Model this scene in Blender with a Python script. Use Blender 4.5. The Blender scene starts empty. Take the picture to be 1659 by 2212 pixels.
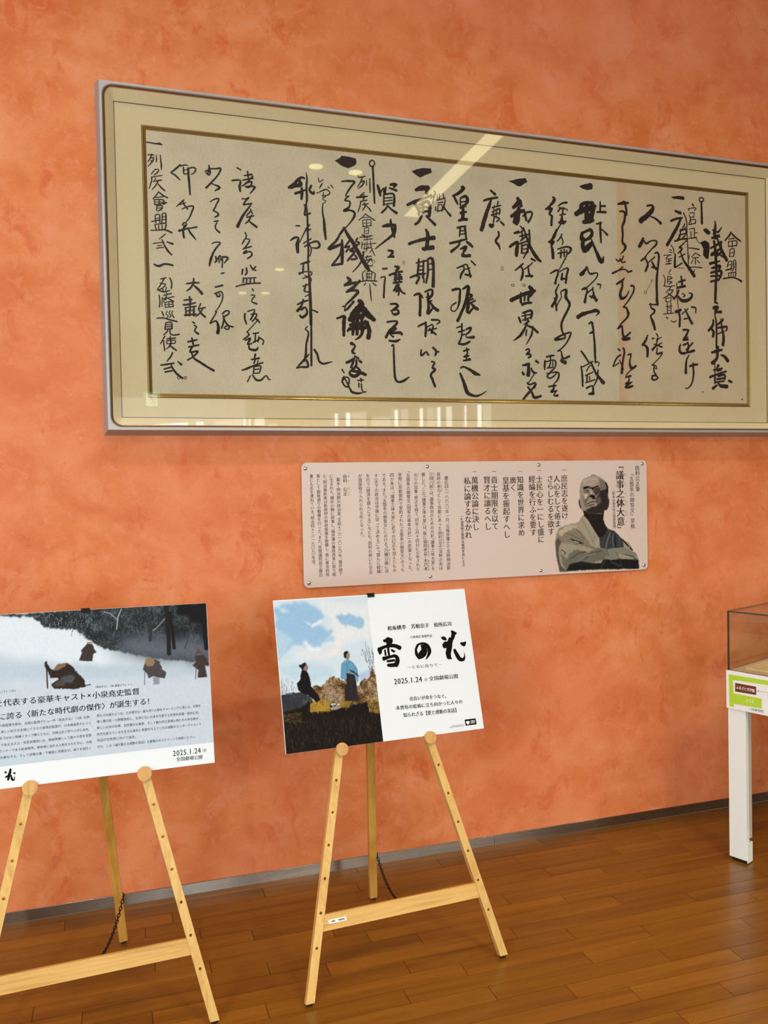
import bpy, bmesh, math, random
import numpy as np
from mathutils import Vector, Matrix

# ------------------------------------------------------------------ camera, world, lights, exposure
scene = bpy.context.scene
COL = scene.collection
D = 3.310            # distance from the camera to the plastered wall
CAM_H = 1.572
cam_data = bpy.data.cameras.new('camera')
cam = bpy.data.objects.new('camera', cam_data)
COL.objects.link(cam)
yaw, pitch, roll = 0.308037, -0.0235895, -0.0197092
cf = Vector((math.sin(yaw) * math.cos(pitch), math.cos(yaw) * math.cos(pitch), math.sin(pitch)))
cr0 = Vector((math.cos(yaw), -math.sin(yaw), 0))
cu0 = cr0.cross(cf)
cr = cr0 * math.cos(roll) + cu0 * math.sin(roll)
cu = -cr0 * math.sin(roll) + cu0 * math.cos(roll)
cam.matrix_world = Matrix(((cr.x, cu.x, -cf.x, 0), (cr.y, cu.y, -cf.y, 0), (cr.z, cu.z, -cf.z, CAM_H), (0, 0, 0, 1)))
cam_data.sensor_fit = 'HORIZONTAL'
cam_data.sensor_width = 36
cam_data.lens = 1778.1 * 36 / 1659
cam_data.clip_start = 0.05
scene.camera = cam

world = bpy.data.worlds.new('world')
scene.world = world
world.use_nodes = True
bg = world.node_tree.nodes['Background']
bg.inputs[0].default_value = (0.95, 0.97, 1.0, 1)
bg.inputs[1].default_value = 0.21

def area_light(name, loc, target, sx, sy, power, color, spread=180):
    l = bpy.data.lights.new(name, 'AREA')
    l.shape = 'RECTANGLE'; l.size = sx; l.size_y = sy; l.energy = power; l.color = color
    l.spread = math.radians(spread)
    o = bpy.data.objects.new(name, l)
    COL.objects.link(o)
    o.location = loc
    o.rotation_euler = (Vector(target) - Vector(loc)).to_track_quat('-Z', 'Y').to_euler()
    return o
# daylight through the tall glazing left of and behind the camera
area_light('window_daylight', (-3.6, -2.4, 2.7), (1.0, 3.3, 1.2), 1.8, 2.0, 200, (0.93, 0.97, 1.0))
area_light('window_daylight', (1.5, -7.6, 1.9), (1.5, 3.3, 1.4), 5.0, 2.6, 60, (0.95, 0.98, 1.0))
# warm ceiling downlights washing the wall
def downlight_lamp(x, y, z, power, size=120, blend=0.9):
    l = bpy.data.lights.new('downlight_lamp', 'SPOT')
    l.energy = power; l.color = (1.0, 0.85, 0.66); l.spot_size = math.radians(size); l.spot_blend = blend
    l.shadow_soft_size = 0.055
    o = bpy.data.objects.new('downlight_lamp', l); COL.objects.link(o); o.location = (x, y, z)
for lx in (-1.6, -0.1, 1.4, 2.9, 4.4):
    downlight_lamp(lx, 1.95, 4.47, 48)
for lx, ly in ((-0.9, -0.73), (1.727, -0.727), (2.107, -0.769), (4.3, -0.73)):
    downlight_lamp(lx, ly, 4.47, 270, 134, 1.0)

vs = scene.view_settings
vs.view_transform = 'Standard'; vs.look = 'None'; vs.gamma = 1.0; vs.use_curve_mapping = False
vs.exposure = 0.06
try:
    scene.cycles.use_denoising = True
    scene.cycles.max_bounces = 8
    scene.cycles.transparent_max_bounces = 16
except Exception:
    pass

# ------------------------------------------------------------------ helpers
def lin(c):
    out = []
    for v in c[:3]:
        v = v / 255.0
        out.append(v / 12.92 if v <= 0.04045 else ((v + 0.055) / 1.055) ** 2.4)
    return tuple(out) + (1.0,)

def mat(name, color, rough=0.5, metal=0.0, spec=0.5, emit=None, strength=0.0):
    m = bpy.data.materials.new(name); m.use_nodes = True
    b = m.node_tree.nodes['Principled BSDF']
    b.inputs['Base Color'].default_value = color
    b.inputs['Roughness'].default_value = rough
    b.inputs['Metallic'].default_value = metal
    b.inputs['Specular IOR Level'].default_value = spec
    if emit:
        b.inputs['Emission Color'].default_value = emit
        b.inputs['Emission Strength'].default_value = strength
    return m

class NT:
    def __init__(s, m): s.t = m.node_tree; s.b = s.t.nodes['Principled BSDF']
    def n(s, typ, **kw):
        x = s.t.nodes.new(typ)
        for k, v in kw.items():
            if k.startswith('i_'): x.inputs[k[2:].replace('_', ' ')].default_value = v
            else: setattr(x, k, v)
        return x
    def l(s, a, b): s.t.links.new(a, b)
    def ramp(s, fac, stops):
        r = s.n('ShaderNodeValToRGB'); e = r.color_ramp.elements
        while len(e) < len(stops): e.new(0.5)
        for i, (p, c) in enumerate(stops): e[i].position = p; e[i].color = c
        s.l(fac, r.inputs[0]); return r.outputs[0]
    def mix(s, fac, a, b, mode='MIX'):
        x = s.n('ShaderNodeMix', data_type='RGBA', blend_type=mode)
        for sock, v in ((x.inputs[0], fac), (x.inputs[6], a), (x.inputs[7], b)):
            if isinstance(v, (int, float, tuple)): sock.default_value = v
            else: s.l(v, sock)
        return x.outputs[2]
    def noise(s, vec, scale, detail=4, rough=0.55, dist=0.0):
        x = s.n('ShaderNodeTexNoise'); x.inputs['Scale'].default_value = scale
        x.inputs['Detail'].default_value = detail; x.inputs['Roughness'].default_value = rough
        x.inputs['Distortion'].default_value = dist
        if vec is not None: s.l(vec, x.inputs['Vector'])
        return x.outputs[0]
    def mapping(s, vec, scale=(1, 1, 1), rot=(0, 0, 0), loc=(0, 0, 0)):
        x = s.n('ShaderNodeMapping'); x.inputs['Scale'].default_value = scale
        x.inputs['Rotation'].default_value = rot; x.inputs['Location'].default_value = loc
        s.l(vec, x.inputs[0]); return x.outputs[0]
    def coord(s, k='Object'): return s.n('ShaderNodeTexCoord').outputs[k]
    def bump(s, h, strength, dist=0.01):
        x = s.n('ShaderNodeBump'); x.inputs['Strength'].default_value = strength; x.inputs['Distance'].default_value = dist
        s.l(h, x.inputs['Height']); s.l(x.outputs[0], s.b.inputs['Normal'])

def link(name, me, m=None, parent=None, loc=None):
    o = bpy.data.objects.new(name, me)
    COL.objects.link(o)
    if m is not None:
        for mm in (m if isinstance(m, (list, tuple)) else [m]): me.materials.append(mm)
    if parent is not None: o.parent = parent
    if loc is not None: o.location = loc
    return o

def empty(name, loc=(0, 0, 0), rz=0.0):
    o = bpy.data.objects.new(name, None); COL.objects.link(o)
    o.location = loc; o.rotation_euler = (0, 0, rz); o.empty_display_size = 0.05
    return o

def tag(o, label=None, cat=None, group=None, kind=None):
    if label: o['label'] = label
    if cat: o['category'] = cat
    if group: o['group'] = group
    if kind: o['kind'] = kind
    return o

def mesh(name, verts, faces, smooth=False):
    me = bpy.data.meshes.new(name)
    me.from_pydata([tuple(v) for v in verts], [], faces)
    if smooth:
        for p in me.polygons: p.use_smooth = True
    me.update()
    return me

def fixn(me):
    bm = bmesh.new(); bm.from_mesh(me); bmesh.ops.recalc_face_normals(bm, faces=bm.faces); bm.to_mesh(me); bm.free(); return me

def box_mesh(name, x0, x1, y0, y1, z0, z1, bev=0.0, seg=2):
    bm = bmesh.new()
    bmesh.ops.create_cube(bm, size=1)
    for v in bm.verts:
        v.co = Vector((x0 + (v.co.x + .5) * (x1 - x0), y0 + (v.co.y + .5) * (y1 - y0), z0 + (v.co.z + .5) * (z1 - z0)))
    if bev > 0:
        bmesh.ops.bevel(bm, geom=bm.edges[:], offset=bev, segments=seg, affect='EDGES', profile=0.5)
    me = bpy.data.meshes.new(name); bm.to_mesh(me); bm.free(); return me

def prism(name, pts2, depth0, depth1, to3):
    """polygon (list of 2-tuples) extruded from depth0 to depth1; to3(a,b,d) -> 3D"""
    n = len(pts2)
    v = [to3(a, b, depth0) for a, b in pts2] + [to3(a, b, depth1) for a, b in pts2]
    f = [list(range(n)), list(range(2 * n - 1, n - 1, -1))] + [[i, (i + 1) % n, n + (i + 1) % n, n + i] for i in range(n)]
    return fixn(mesh(name, v, f))

# ------------------------------------------------------------------ materials
def stucco():
    m = mat('orange_polished_plaster', (0.7, 0.3, 0.15, 1), 0.5, spec=0.25); t = NT(m); c = t.coord()
    big = t.noise(c, 0.8, 3, 0.5, 0.2)
    mid = t.noise(t.mapping(c, (1, 1, 1.15), (0, 0.4, 0)), 5.0, 6, 0.58, 0.35)
    sml = t.noise(t.mapping(c, (1, 1, 1), loc=(3, 0, 7)), 16, 6, 0.66, 0.5)
    sp = t.noise(t.mapping(c, (1.0, 1, 0.8), (0, -0.5, 0), (9, 2, 1)), 8.5, 8, 0.66, 0.8)
    gr = t.noise(c, 150, 3, 0.6)
    col = t.ramp(mid, [(0.33, lin((203, 112, 60))), (0.45, lin((211, 124, 72))), (0.57, lin((218, 135, 85))), (0.70, lin((223, 146, 102)))])
    def scaled(o, k):
        mul = t.n('ShaderNodeMath', operation='MULTIPLY'); mul.inputs[1].default_value = k; t.l(o, mul.inputs[0]); return mul.outputs[0]
    dark = t.ramp(sp, [(0.35, (1, 1, 1, 1)), (0.445, (0, 0, 0, 1))])
    col = t.mix(scaled(dark, 0.52), col, lin((196, 84, 34)))
    pale = t.ramp(sml, [(0.54, (0, 0, 0, 1)), (0.62, (1, 1, 1, 1))])
    col = t.mix(scaled(pale, 0.32), col, lin((226, 152, 120)))
    pink = t.ramp(big, [(0.45, (0, 0, 0, 1)), (0.62, (1, 1, 1, 1))])
    col = t.mix(scaled(pink, 0.35), col, lin((218, 124, 90)))
    g2 = t.ramp(gr, [(0.3, (0.93, 0.93, 0.93, 1)), (0.7, (1, 1, 1, 1))])
    col = t.mix(1.0, col, g2, 'MULTIPLY')
    t.l(col, t.b.inputs['Base Color'])
    t.bump(sml, 0.10, 0.004)
    return m
M = {}
M['plaster'] = stucco()

def wood(name, c1, c2, c3, rough=0.4, sx=1.2, bumpk=0.05, gs=14, rnd=0.10, coat=0.0, coordk='Object', axis=0):
    m = mat(name, c1, rough); t = NT(m); c = t.coord(coordk)
    oi = t.n('ShaderNodeObjectInfo')
    add = t.n('ShaderNodeVectorMath', operation='ADD')
    sc = t.n('ShaderNodeVectorMath', operation='SCALE'); sc.inputs[3].default_value = 37.0
    cx = t.n('ShaderNodeCombineXYZ'); t.l(oi.outputs['Random'], cx.inputs[0]); t.l(oi.outputs['Random'], cx.inputs[1]); t.l(oi.outputs['Random'], cx.inputs[2])
    t.l(cx.outputs[0], sc.inputs[0]); t.l(c, add.inputs[0]); t.l(sc.outputs[0], add.inputs[1])
    s = [gs, gs, gs]; s[axis] = sx
    v = t.mapping(add.outputs[0], tuple(s))
    g = t.noise(v, 1.0, 5, 0.6, 1.5)
    v2 = t.mapping(add.outputs[0], tuple(x * (6 if i != axis else 2.0) for i, x in enumerate(s)))
    fine = t.noise(v2, 1.0, 4, 0.6, 0.4)
    col = t.ramp(g, [(0.30, c2), (0.5, c1), (0.70, c3)])
    fr = t.ramp(fine, [(0.35, (0.86, 0.84, 0.80, 1)), (0.6, (1, 1, 1, 1))])
    col = t.mix(0.6, col, t.mix(1.0, col, fr, 'MULTIPLY'))
    hsv = t.n('ShaderNodeHueSaturation')
    mr = t.n('ShaderNodeMapRange'); mr.inputs[3].default_value = 1 - rnd; mr.inputs[4].default_value = 1 + rnd
    t.l(oi.outputs['Random'], mr.inputs[0]); t.l(mr.outputs[0], hsv.inputs['Value']); t.l(col, hsv.inputs['Color'])
    t.l(hsv.outputs[0], t.b.inputs['Base Color'])
    t.b.inputs['Coat Weight'].default_value = coat; t.b.inputs['Coat Roughness'].default_value = 0.12
    t.bump(fine, bumpk, 0.002)
    return m
M['plank'] = wood('oiled_hardwood_plank', lin((117, 75, 12)), lin((98, 60, 7)), lin((130, 86, 19)), 0.34, 0.8, 0.08, 13, 0.15, 0.15)
M['seam'] = mat('dark_floor_joint', lin((44, 20, 6)), 0.8)
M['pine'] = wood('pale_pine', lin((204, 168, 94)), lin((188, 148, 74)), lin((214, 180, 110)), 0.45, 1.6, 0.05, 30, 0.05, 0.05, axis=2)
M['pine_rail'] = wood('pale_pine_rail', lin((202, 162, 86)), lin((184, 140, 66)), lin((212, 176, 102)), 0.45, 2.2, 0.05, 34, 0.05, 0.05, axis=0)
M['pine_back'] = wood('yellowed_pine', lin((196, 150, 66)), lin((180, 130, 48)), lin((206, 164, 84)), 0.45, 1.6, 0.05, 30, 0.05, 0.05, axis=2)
M['disc'] = wood('turned_peg_wood', lin((194, 152, 88)), lin((180, 136, 72)), lin((204, 164, 100)), 0.5, 2.5, 0.05, 40, 0.05, 0.0, axis=2)
M['hole'] = mat('shadowed_bore', lin((92, 50, 26)), 0.8)
M['rubber'] = mat('black_rubber', lin((22, 18, 18)), 0.6)
M['iron'] = mat('dark_iron', lin((40, 24, 30)), 0.45, 0.4)
M['clip'] = mat('black_plastic', lin((10, 9, 11)), 0.5, spec=0.2)
def brushed(name, col, rough, aniso=0.0):
    m = mat(name, col, rough, 1.0); t = NT(m)
    n = t.noise(t.mapping(t.coord(), (2, 40, 300)), 1, 3)
    r = t.n('ShaderNodeMapRange'); r.inputs[3].default_value = rough * 0.8; r.inputs[4].default_value = rough * 1.3
    t.l(n, r.inputs[0]); t.l(r.outputs[0], t.b.inputs['Roughness'])
    tg = t.n('ShaderNodeTangent', direction_type='RADIAL', axis='Z'); t.l(tg.outputs[0], t.b.inputs['Tangent']); t.b.inputs['Anisotropic'].default_value = aniso; t.b.inputs['Anisotropic Rotation'].default_value = 0.25; return m
M['steel'] = brushed('stainless_skirting', lin((150, 144, 136)), 0.26, 1.0)
M['silver'] = brushed('anodised_aluminium', lin((172, 176, 178)), 0.42); M['silver'].node_tree.nodes['Principled BSDF'].inputs['Metallic'].default_value = 0.45
M['bronze'] = brushed('bronze_anodised_groove', lin((150, 128, 102)), 0.32)
def cloth(name, col, k=0.05, s=260):
    m = mat(name, col, 0.75, spec=0.2); t = NT(m)
    n = t.noise(t.coord(), s, 2); r = t.ramp(n, [(0.3, tuple(x * (1 - k * 2) for x in col[:3]) + (1,)), (0.7, col)])
    n2 = t.noise(t.coord(), 3, 3); r2 = t.ramp(n2, [(0.3, (0.96, 0.96, 0.95, 1)), (0.7, (1, 1, 1, 1))])
    t.l(t.mix(1.0, r, r2, 'MULTIPLY'), t.b.inputs['Base Color']); t.bump(n, 0.08, 0.001); return m
M['liner'] = cloth('cream_silk_liner', lin((226, 214, 178)))
M['mat'] = cloth('cream_mat_board', lin((206, 194, 158)))
M['gold'] = mat('gilt_fillet', lin((206, 176, 92)), 0.25, 1.0)
M['olive'] = mat('dull_gilt_slope', lin((132, 108, 44)), 0.4, 0.8)
M['blackline'] = mat('black_line_and_rebate_shade', lin((40, 28, 18)), 0.6)
def paper_mat():
    m = mat('aged_washi_paper', lin((191, 187, 165)), 0.85, spec=0.15); t = NT(m); c = t.coord()
    f = t.noise(c, 160, 3, 0.7); s = t.noise(c, 4.5, 5, 0.6, 0.6)
    fib = t.noise(t.mapping(c, (220, 1, 30)), 1, 2)
    col = t.ramp(s, [(0.30, lin((183, 179, 155))), (0.5, lin((193, 189, 165))), (0.72, lin((198, 194, 172)))])
    fr = t.ramp(f, [(0.32, (0.87, 0.86, 0.85, 1)), (0.56, (1, 1, 1, 1))])
    col = t.mix(1.0, col, fr, 'MULTIPLY')
    fr2 = t.ramp(fib, [(0.3, (0.94, 0.93, 0.92, 1)), (0.6, (1, 1, 1, 1))])
    col = t.mix(1.0, col, fr2, 'MULTIPLY')
    # browner toning of the first sheet of the scroll, and toned vertical folds
    sx = t.n('ShaderNodeSeparateXYZ'); t.l(c, sx.inputs[0])
    st = t.ramp(t.n('ShaderNodeMath', operation='MULTIPLY').outputs[0], [(0, (0, 0, 0, 1)), (1, (1, 1, 1, 1))])
    mr = t.n('ShaderNodeMapRange'); mr.inputs[1].default_value = 2.07; mr.inputs[2].default_value = 2.085; t.l(sx.outputs[0], mr.inputs[0])
    fac = t.n('ShaderNodeMath', operation='MULTIPLY'); fac.inputs[1].default_value = 0.26; t.l(mr.outputs[0], fac.inputs[0])
    col = t.mix(fac.outputs[0], col, lin((190, 156, 118)))
    mr2 = t.n('ShaderNodeMapRange'); mr2.inputs[1].default_value = 2.15; mr2.inputs[2].default_value = 2.085; t.l(sx.outputs[0], mr2.inputs[0])
    ml = t.n('ShaderNodeMath', operation='MULTIPLY'); t.l(mr.outputs[0], ml.inputs[0]); t.l(mr2.outputs[0], ml.inputs[1])
    ml2 = t.n('ShaderNodeMath', operation='MULTIPLY'); t.l(ml.outputs[0], ml2.inputs[0]); ml2.inputs[1].default_value = 0.35
    col = t.mix(ml2.outputs[0], col, lin((190, 138, 84)))
    t.l(col, t.b.inputs['Base Color']); return m
M['paper'] = paper_mat()
M['ink'] = mat('sumi_ink', lin((18, 9, 10)), 0.7, spec=0.2)
M['tick'] = mat('faint_ink', lin((96, 74, 50)), 0.8)
M['plate'] = mat('pale_acrylic_plate', lin((206, 192, 184)), 0.35, spec=0.4)
M['print'] = mat('dark_print', lin((44, 30, 30)), 0.6, spec=0.2)
M['chrome'] = mat('chrome_cap', lin((205, 205, 205)), 0.12, 1.0)
M['board'] = mat('white_poster_board', lin((212, 224, 233)), 0.45, spec=0.3)
M['black'] = mat('black_print', lin((9, 7, 7)), 0.6, spec=0.08)
M['greyprint'] = mat('grey_print', lin((110, 108, 104)), 0.6)
M['blueprint'] = mat('slate_print', lin((70, 92, 120)), 0.6)
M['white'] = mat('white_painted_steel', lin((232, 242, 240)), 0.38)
M['shadedsteel'] = mat('shaded_steel_channel', lin((196, 190, 178)), 0.4)  # greyer copy of the leg white, the dimmer face's shade put into the colour
M['green'] = mat('lime_print', lin((180, 220, 66)), 0.5, spec=0.3)
M['brown'] = mat('brown_print', lin((112, 60, 34)), 0.5, spec=0.3)
M['whiteprint'] = mat('white_print', lin((218, 228, 234)), 0.5)
M['signboard'] = mat('sign_board_white', lin((236, 245, 248)), 0.5)
M['signwhite'] = mat('sign_white_ink', lin((245, 248, 246)), 0.6)
M['caseboard'] = wood('pale_display_plinth', lin((222, 196, 148)), lin((212, 182, 132)), lin((228, 204, 160)), 0.5, 3, 0.02, 30, 0.02)
M['casefloor'] = mat('beige_case_floor', lin((196, 172, 146)), 0.6)
M['white_wall'] = mat('white_paint', lin((226, 224, 216)), 0.8)
M['ceiling'] = mat('ceiling_paint', lin((214, 206, 190)), 0.85)
M['printcol'] = mat('photographic_print', (1, 1, 1, 1), 0.5, spec=0.1)
_t = NT(M['printcol']); _a = _t.n('ShaderNodeAttribute', attribute_name='Col'); _t.l(_a.outputs['Color'], _t.b.inputs['Base Color'])

def glass(name, tint, ior=1.45, two=1.8):   # both surfaces of the pane reflect
    m = bpy.data.materials.new(name); m.use_nodes = True; nt = m.node_tree; nt.nodes.clear()
    o = nt.nodes.new('ShaderNodeOutputMaterial'); mx = nt.nodes.new('ShaderNodeMixShader'); fr = nt.nodes.new('ShaderNodeFresnel')
    gm = nt.nodes.new('ShaderNodeNewGeometry'); mi = nt.nodes.new('ShaderNodeMix'); mi.inputs[2].default_value = ior; mi.inputs[3].default_value = 1.0 / ior
    nt.links.new(gm.outputs['Backfacing'], mi.inputs[0]); nt.links.new(mi.outputs[0], fr.inputs[0])   # same reflectance from both sides of a thin pane
    tr = nt.nodes.new('ShaderNodeBsdfTransparent'); tr.inputs[0].default_value = tint
    gl = nt.nodes.new('ShaderNodeBsdfGlossy'); gl.inputs['Roughness'].default_value = 0.022
    dbl = nt.nodes.new('ShaderNodeMath'); dbl.operation = 'MULTIPLY'; dbl.inputs[1].default_value = two; dbl.use_clamp = True
    nt.links.new(fr.outputs[0], dbl.inputs[0]); nt.links.new(dbl.outputs[0], mx.inputs[0]); nt.links.new(tr.outputs[0], mx.inputs[1]); nt.links.new(gl.outputs[0], mx.inputs[2]); nt.links.new(mx.outputs[0], o.inputs[0])
    return m
M['glass'] = glass('picture_glass', (0.985, 0.985, 0.97, 1))
M['caseglass'] = glass('case_glass', (0.95, 0.97, 0.95, 1), 1.45, 1.0)
M['glassedge'] = mat('green_glass_edge', lin((58, 74, 56)), 0.2)
def emis(name, col, s):
    m = bpy.data.materials.new(name); m.use_nodes = True; nt = m.node_tree; nt.nodes.clear()
    o = nt.nodes.new('ShaderNodeOutputMaterial'); e = nt.nodes.new('ShaderNodeEmission')
    e.inputs[0].default_value = col; e.inputs[1].default_value = s; nt.links.new(e.outputs[0], o.inputs[0]); return m
M['day'] = emis('bright_daylit_pane', (0.93, 0.98, 1.0, 1), 11.0)
M['daydim'] = emis('curtained_pane', (1.0, 0.96, 0.86, 1), 2.8)
M['daymid'] = emis('bright_blind', (0.97, 1.0, 0.94, 1), 6.0)
M['leftday'] = emis('frosted_daylit_pane', (0.94, 0.98, 1.0, 1), 1.4)
M['leftdim'] = emis('blinded_pane', (1.0, 0.97, 0.9, 1), 0.7)
M['lamp'] = emis('lit_downlight', (1.0, 0.88, 0.36, 1), 9.0)
M['lampslot'] = emis('lit_cove', (1.0, 0.84, 0.44, 1), 7.0)
M['exitgreen'] = emis('exit_green', (0.25, 0.9, 0.3, 1), 3.0)
M['exitwhite'] = emis('exit_white', (0.95, 1, 0.85, 1), 6.0)

# ------------------------------------------------------------------ room shell
WX0, WX1, WY0 = -6.0, 9.0, -13.5
CEIL = 4.5
wall = link('wall_back', box_mesh('wall_back', WX0, WX1, D, D + 0.2, 0, CEIL), M['plaster']); tag(wall, kind='structure')
ceil = link('ceiling', box_mesh('ceiling', WX0, WX1, WY0, D + 0.2, CEIL, CEIL + 0.1), M['ceiling']); tag(ceil, kind='structure')
floor = link('floor', box_mesh('floor', WX0, WX1, WY0, D, -0.1, -0.004), M['seam']); tag(floor, kind='structure')

# floor planks: one object per board, joints where the photograph shows them
PITCH = 0.0745
Y_TOP = 3.256
def row_of(y): return int(round((Y_TOP - y) / PITCH))
JOINTS = [(0.495,3.256),(0.407,2.958),(0.229,3.032),(0.242,2.807),(0.424,2.733),(1.993,3.254),(2.255,3.179),(2.006,3.111),(1.561,3.179),(2.297,3.031),(1.626,3.037),(1.848,2.956),(1.978,2.882),(2.278,2.806),(1.367,2.885),(1.58,2.808),(1.762,2.732),(2.038,2.655),(2.262,2.588),(1.473,2.58),(1.733,2.509),(2.101,2.437),(1.448,2.432),(1.698,2.355),(1.926,2.285),(1.3,2.282),(1.48,2.206),(1.759,2.136),(1.542,2.059),(-0.241,3.256),(-0.155,2.664),(0.048,2.59),(0.066,2.861),(0.04,3.106),(0.14,3.178),(0.859,3.184),(1.242,3.249),(0.793,2.808),(0.96,2.734),(0.682,2.86),(0.61,2.659),(0.86,2.586),(1.033,2.509),(0.807,2.438),(1.066,2.359)]
rows = {}
for jx, jy in JOINTS: rows.setdefault(row_of(jy), []).append(jx)
rng = random.Random(5)
X0, X1 = -1.5, 4.1
n_plank = 0
def plank_obj(xa, xb, ya, yb, dz):
    g = 0.0009
    b = [(0, 0), (xb - xa - 2*g, 0), (xb - xa - 2*g, yb - ya - 2*g), (0, yb - ya - 2*g)]
    v = [(x, y, -0.004) for x, y in b] + [(x, y, 0) for x, y in b]
    f = [(k, (k + 1) % 4, 4 + (k + 1) % 4, 4 + k) for k in range(4)] + [(4, 5, 6, 7)]
    me = mesh('plank', v, f)
    o = link('plank', me, M['plank'], floor); o.location = (xa + g, ya + g, dz)
    return o
for r in range(-1, 24):
    yb = min(Y_TOP - r * PITCH, D - 0.004); ya = Y_TOP - (r + 1) * PITCH
    js = sorted(rows.get(r, []))
    if not js: js = [X0 + rng.uniform(0.1, 0.9)]
    while js[0] > X0: js.insert(0, js[0] - rng.uniform(0.55, 0.95))
    while js[-1] < X1: js.append(js[-1] + rng.uniform(0.55, 0.95))
    k = 0
    while k < len(js) - 1:      # fill very long gaps
        if js[k + 1] - js[k] > 1.35: js.insert(k + 1, js[k] + (js[k + 1] - js[k]) * rng.uniform(0.42, 0.58))
        else: k += 1
    for a, b in zip(js[:-1], js[1:]):
        a2, b2 = max(a, X0 - 0.3), min(b, X1 + 0.3)
        if b2 - a2 < 0.05: continue
        plank_obj(a2, b2, ya, yb, -rng.uniform(0, 0.0005)); n_plank += 1
# the rest of the boarding, away from the picture, joined
V, F = [], []
def addq(xa, xb, ya, yb):
    n = len(V); V.extend([(xa + .001, ya + .001, -0.0005), (xb - .001, ya + .001, -0.0005), (xb - .001, yb - .001, -0.0005), (xa + .001, yb - .001, -0.0005)]); F.append((n, n + 1, n + 2, n + 3))
y_end = Y_TOP - 24 * PITCH
for r in range(-1, 220):
    yb = min(Y_TOP - r * PITCH, D - 0.004); ya = Y_TOP - (r + 1) * PITCH
    spans = [(-5.9, X0 - 0.32), (X1 + 0.32, 8.9)] if r < 24 else [(-5.9, 8.9)]
    for s0, s1 in spans:
        x = s0 + rng.uniform(-.6, 0)
        while x < s1:
            nx = x + rng.uniform(.6, .9)
            if min(nx, s1) - max(x, s0) > .05: addq(max(x, s0), min(nx, s1), ya, yb)
            x = nx
far = link('plank', mesh('plank', V, F), M['plank'], floor); far['kind'] = 'stuff'

# stainless skirting in joined lengths
sk_edges = [-5.9, -2.2, -0.63, 1.536, 3.6, 6.2, 8.9]
sk = empty('baseboard_back', (0, D, 0)); tag(sk, kind='structure')
for a, b in zip(sk_edges[:-1], sk_edges[1:]):
    link('skirting_strip', box_mesh('skirting_strip', a + 0.0006, b - 0.0006, -0.0045, 0, 0.0, 0.0425, 0.0008, 1), M['steel'], sk)

# angled glazed wall far behind the camera (seen mirrored in the picture glass)
WA, WB = Vector((-3.6, -12.38, 0)), Vector((8.6, -1.93, 0))
wdir = (WB - WA).normalized(); wn = Vector((-wdir.y, wdir.x, 0)); wlen = (WB - WA).length
wang = math.atan2(wdir.y, wdir.x)
ww = empty('window_1', WA, wang); tag(ww, kind='structure')
WTOP = 2.87
link('lintel', box_mesh('lintel', 0, wlen, -0.1, 0, WTOP, CEIL), M['white_wall'], ww)
link('dado', box_mesh('dado', 0, wlen, -0.1, 0, 0, 0.12), M['white_wall'], ww)
WINL = [(4.546,5.177,'daydim',0),(5.486,6.225,'day',0.0),(6.391,6.546,'day',0),(6.766,7.319,'daydim',0),(7.356,7.402,'day',0),(7.466,7.503,'day',0),(7.566,7.784,'daymid',0.0),(7.82,8.034,'daydim',0.1),(8.069,8.402,'daymid',0.22),(8.42,8.695,'daymid',0.22),(8.712,9.008,'daymid',0.22),(9.092,9.15,'day',0),(9.291,9.374,'day',0),(9.398,9.659,'daydim',0),(9.739,10.073,'daydim',0.1),(10.136,10.199,'day',0),(10.246,10.37,'daydim',0),(10.562,10.616,'day',0),(10.677,10.798,'daydim',0),(10.85,10.903,'day',0),(10.992,11.089,'daymid',0),(11.288,11.317,'day',0),(11.491,11.556,'day',0),(11.578,11.706,'daydim',0)]
link('pier', box_mesh('pier', 0, wlen, -0.1, -0.07, .12, WTOP), M['ceiling'], ww)
for a, b, kind, drop in WINL:
    link('pane', box_mesh('pane', a, b, -0.06, -0.05, .12, WTOP - drop), M[kind], ww)
    link('mullion', box_mesh('mullion', b + .003, b + .02, -0.068, -0.02, .12, WTOP), M['white_wall'], ww)
# tall glazing on the left
wl = empty('window_2', (-5.2, -6.0, 0), math.radians(90)); tag(wl, kind='structure')
for i in range(6):
    a = i * 1.25
    link('pane', box_mesh('pane', a + .04, a + 1.2, 0.0, 0.01, .1, 3.6), M['leftday' if i in (1, 3, 5) else 'leftdim'], wl)
    link('mullion', box_mesh('mullion', a - .04, a + .03, -0.06, 0.05, 0.0, 3.6), M['white_wall'], wl)
link('lintel', box_mesh('lintel', -0.1, 7.5, -0.08, 0.06, 3.6, CEIL), M['white_wall'], wl)

# ceiling fittings that the glass mirrors
def disc_mesh(name, r, z0, z1, n=24):
    v = [(r * math.cos(2*math.pi*i/n), r * math.sin(2*math.pi*i/n), z) for z in (z0, z1) for i in range(n)]
    f = [list(range(n))[::-1], list(range(n, 2*n))] + [[i, (i+1) % n, n + (i+1) % n, n + i] for i in range(n)]
    return mesh(name, v, f)
DL = [((1.727, -0.727), 'left of the near pair mirrored in glass'), ((2.107, -0.769), 'right of the near pair mirrored in glass'),
      ((2.03, -4.135), 'single middle one, well behind the near pair'), ((2.057, -5.419), 'right one of the far pair'), ((1.74, -5.492), 'left one of the far pair')]
for (lx, ly), how in DL:
    t = empty('downlight', (lx, ly, CEIL)); tag(t, 'recessed yellow downlight, ' + how, 'downlight', 'ceiling downlights')
    link('trim_ring', disc_mesh('trim_ring', 0.075, -0.006, 0.0), M['white_wall'], t)
    link('lens', disc_mesh('lens', 0.062, -0.009, -0.005), M['lamp'], t)
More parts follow.
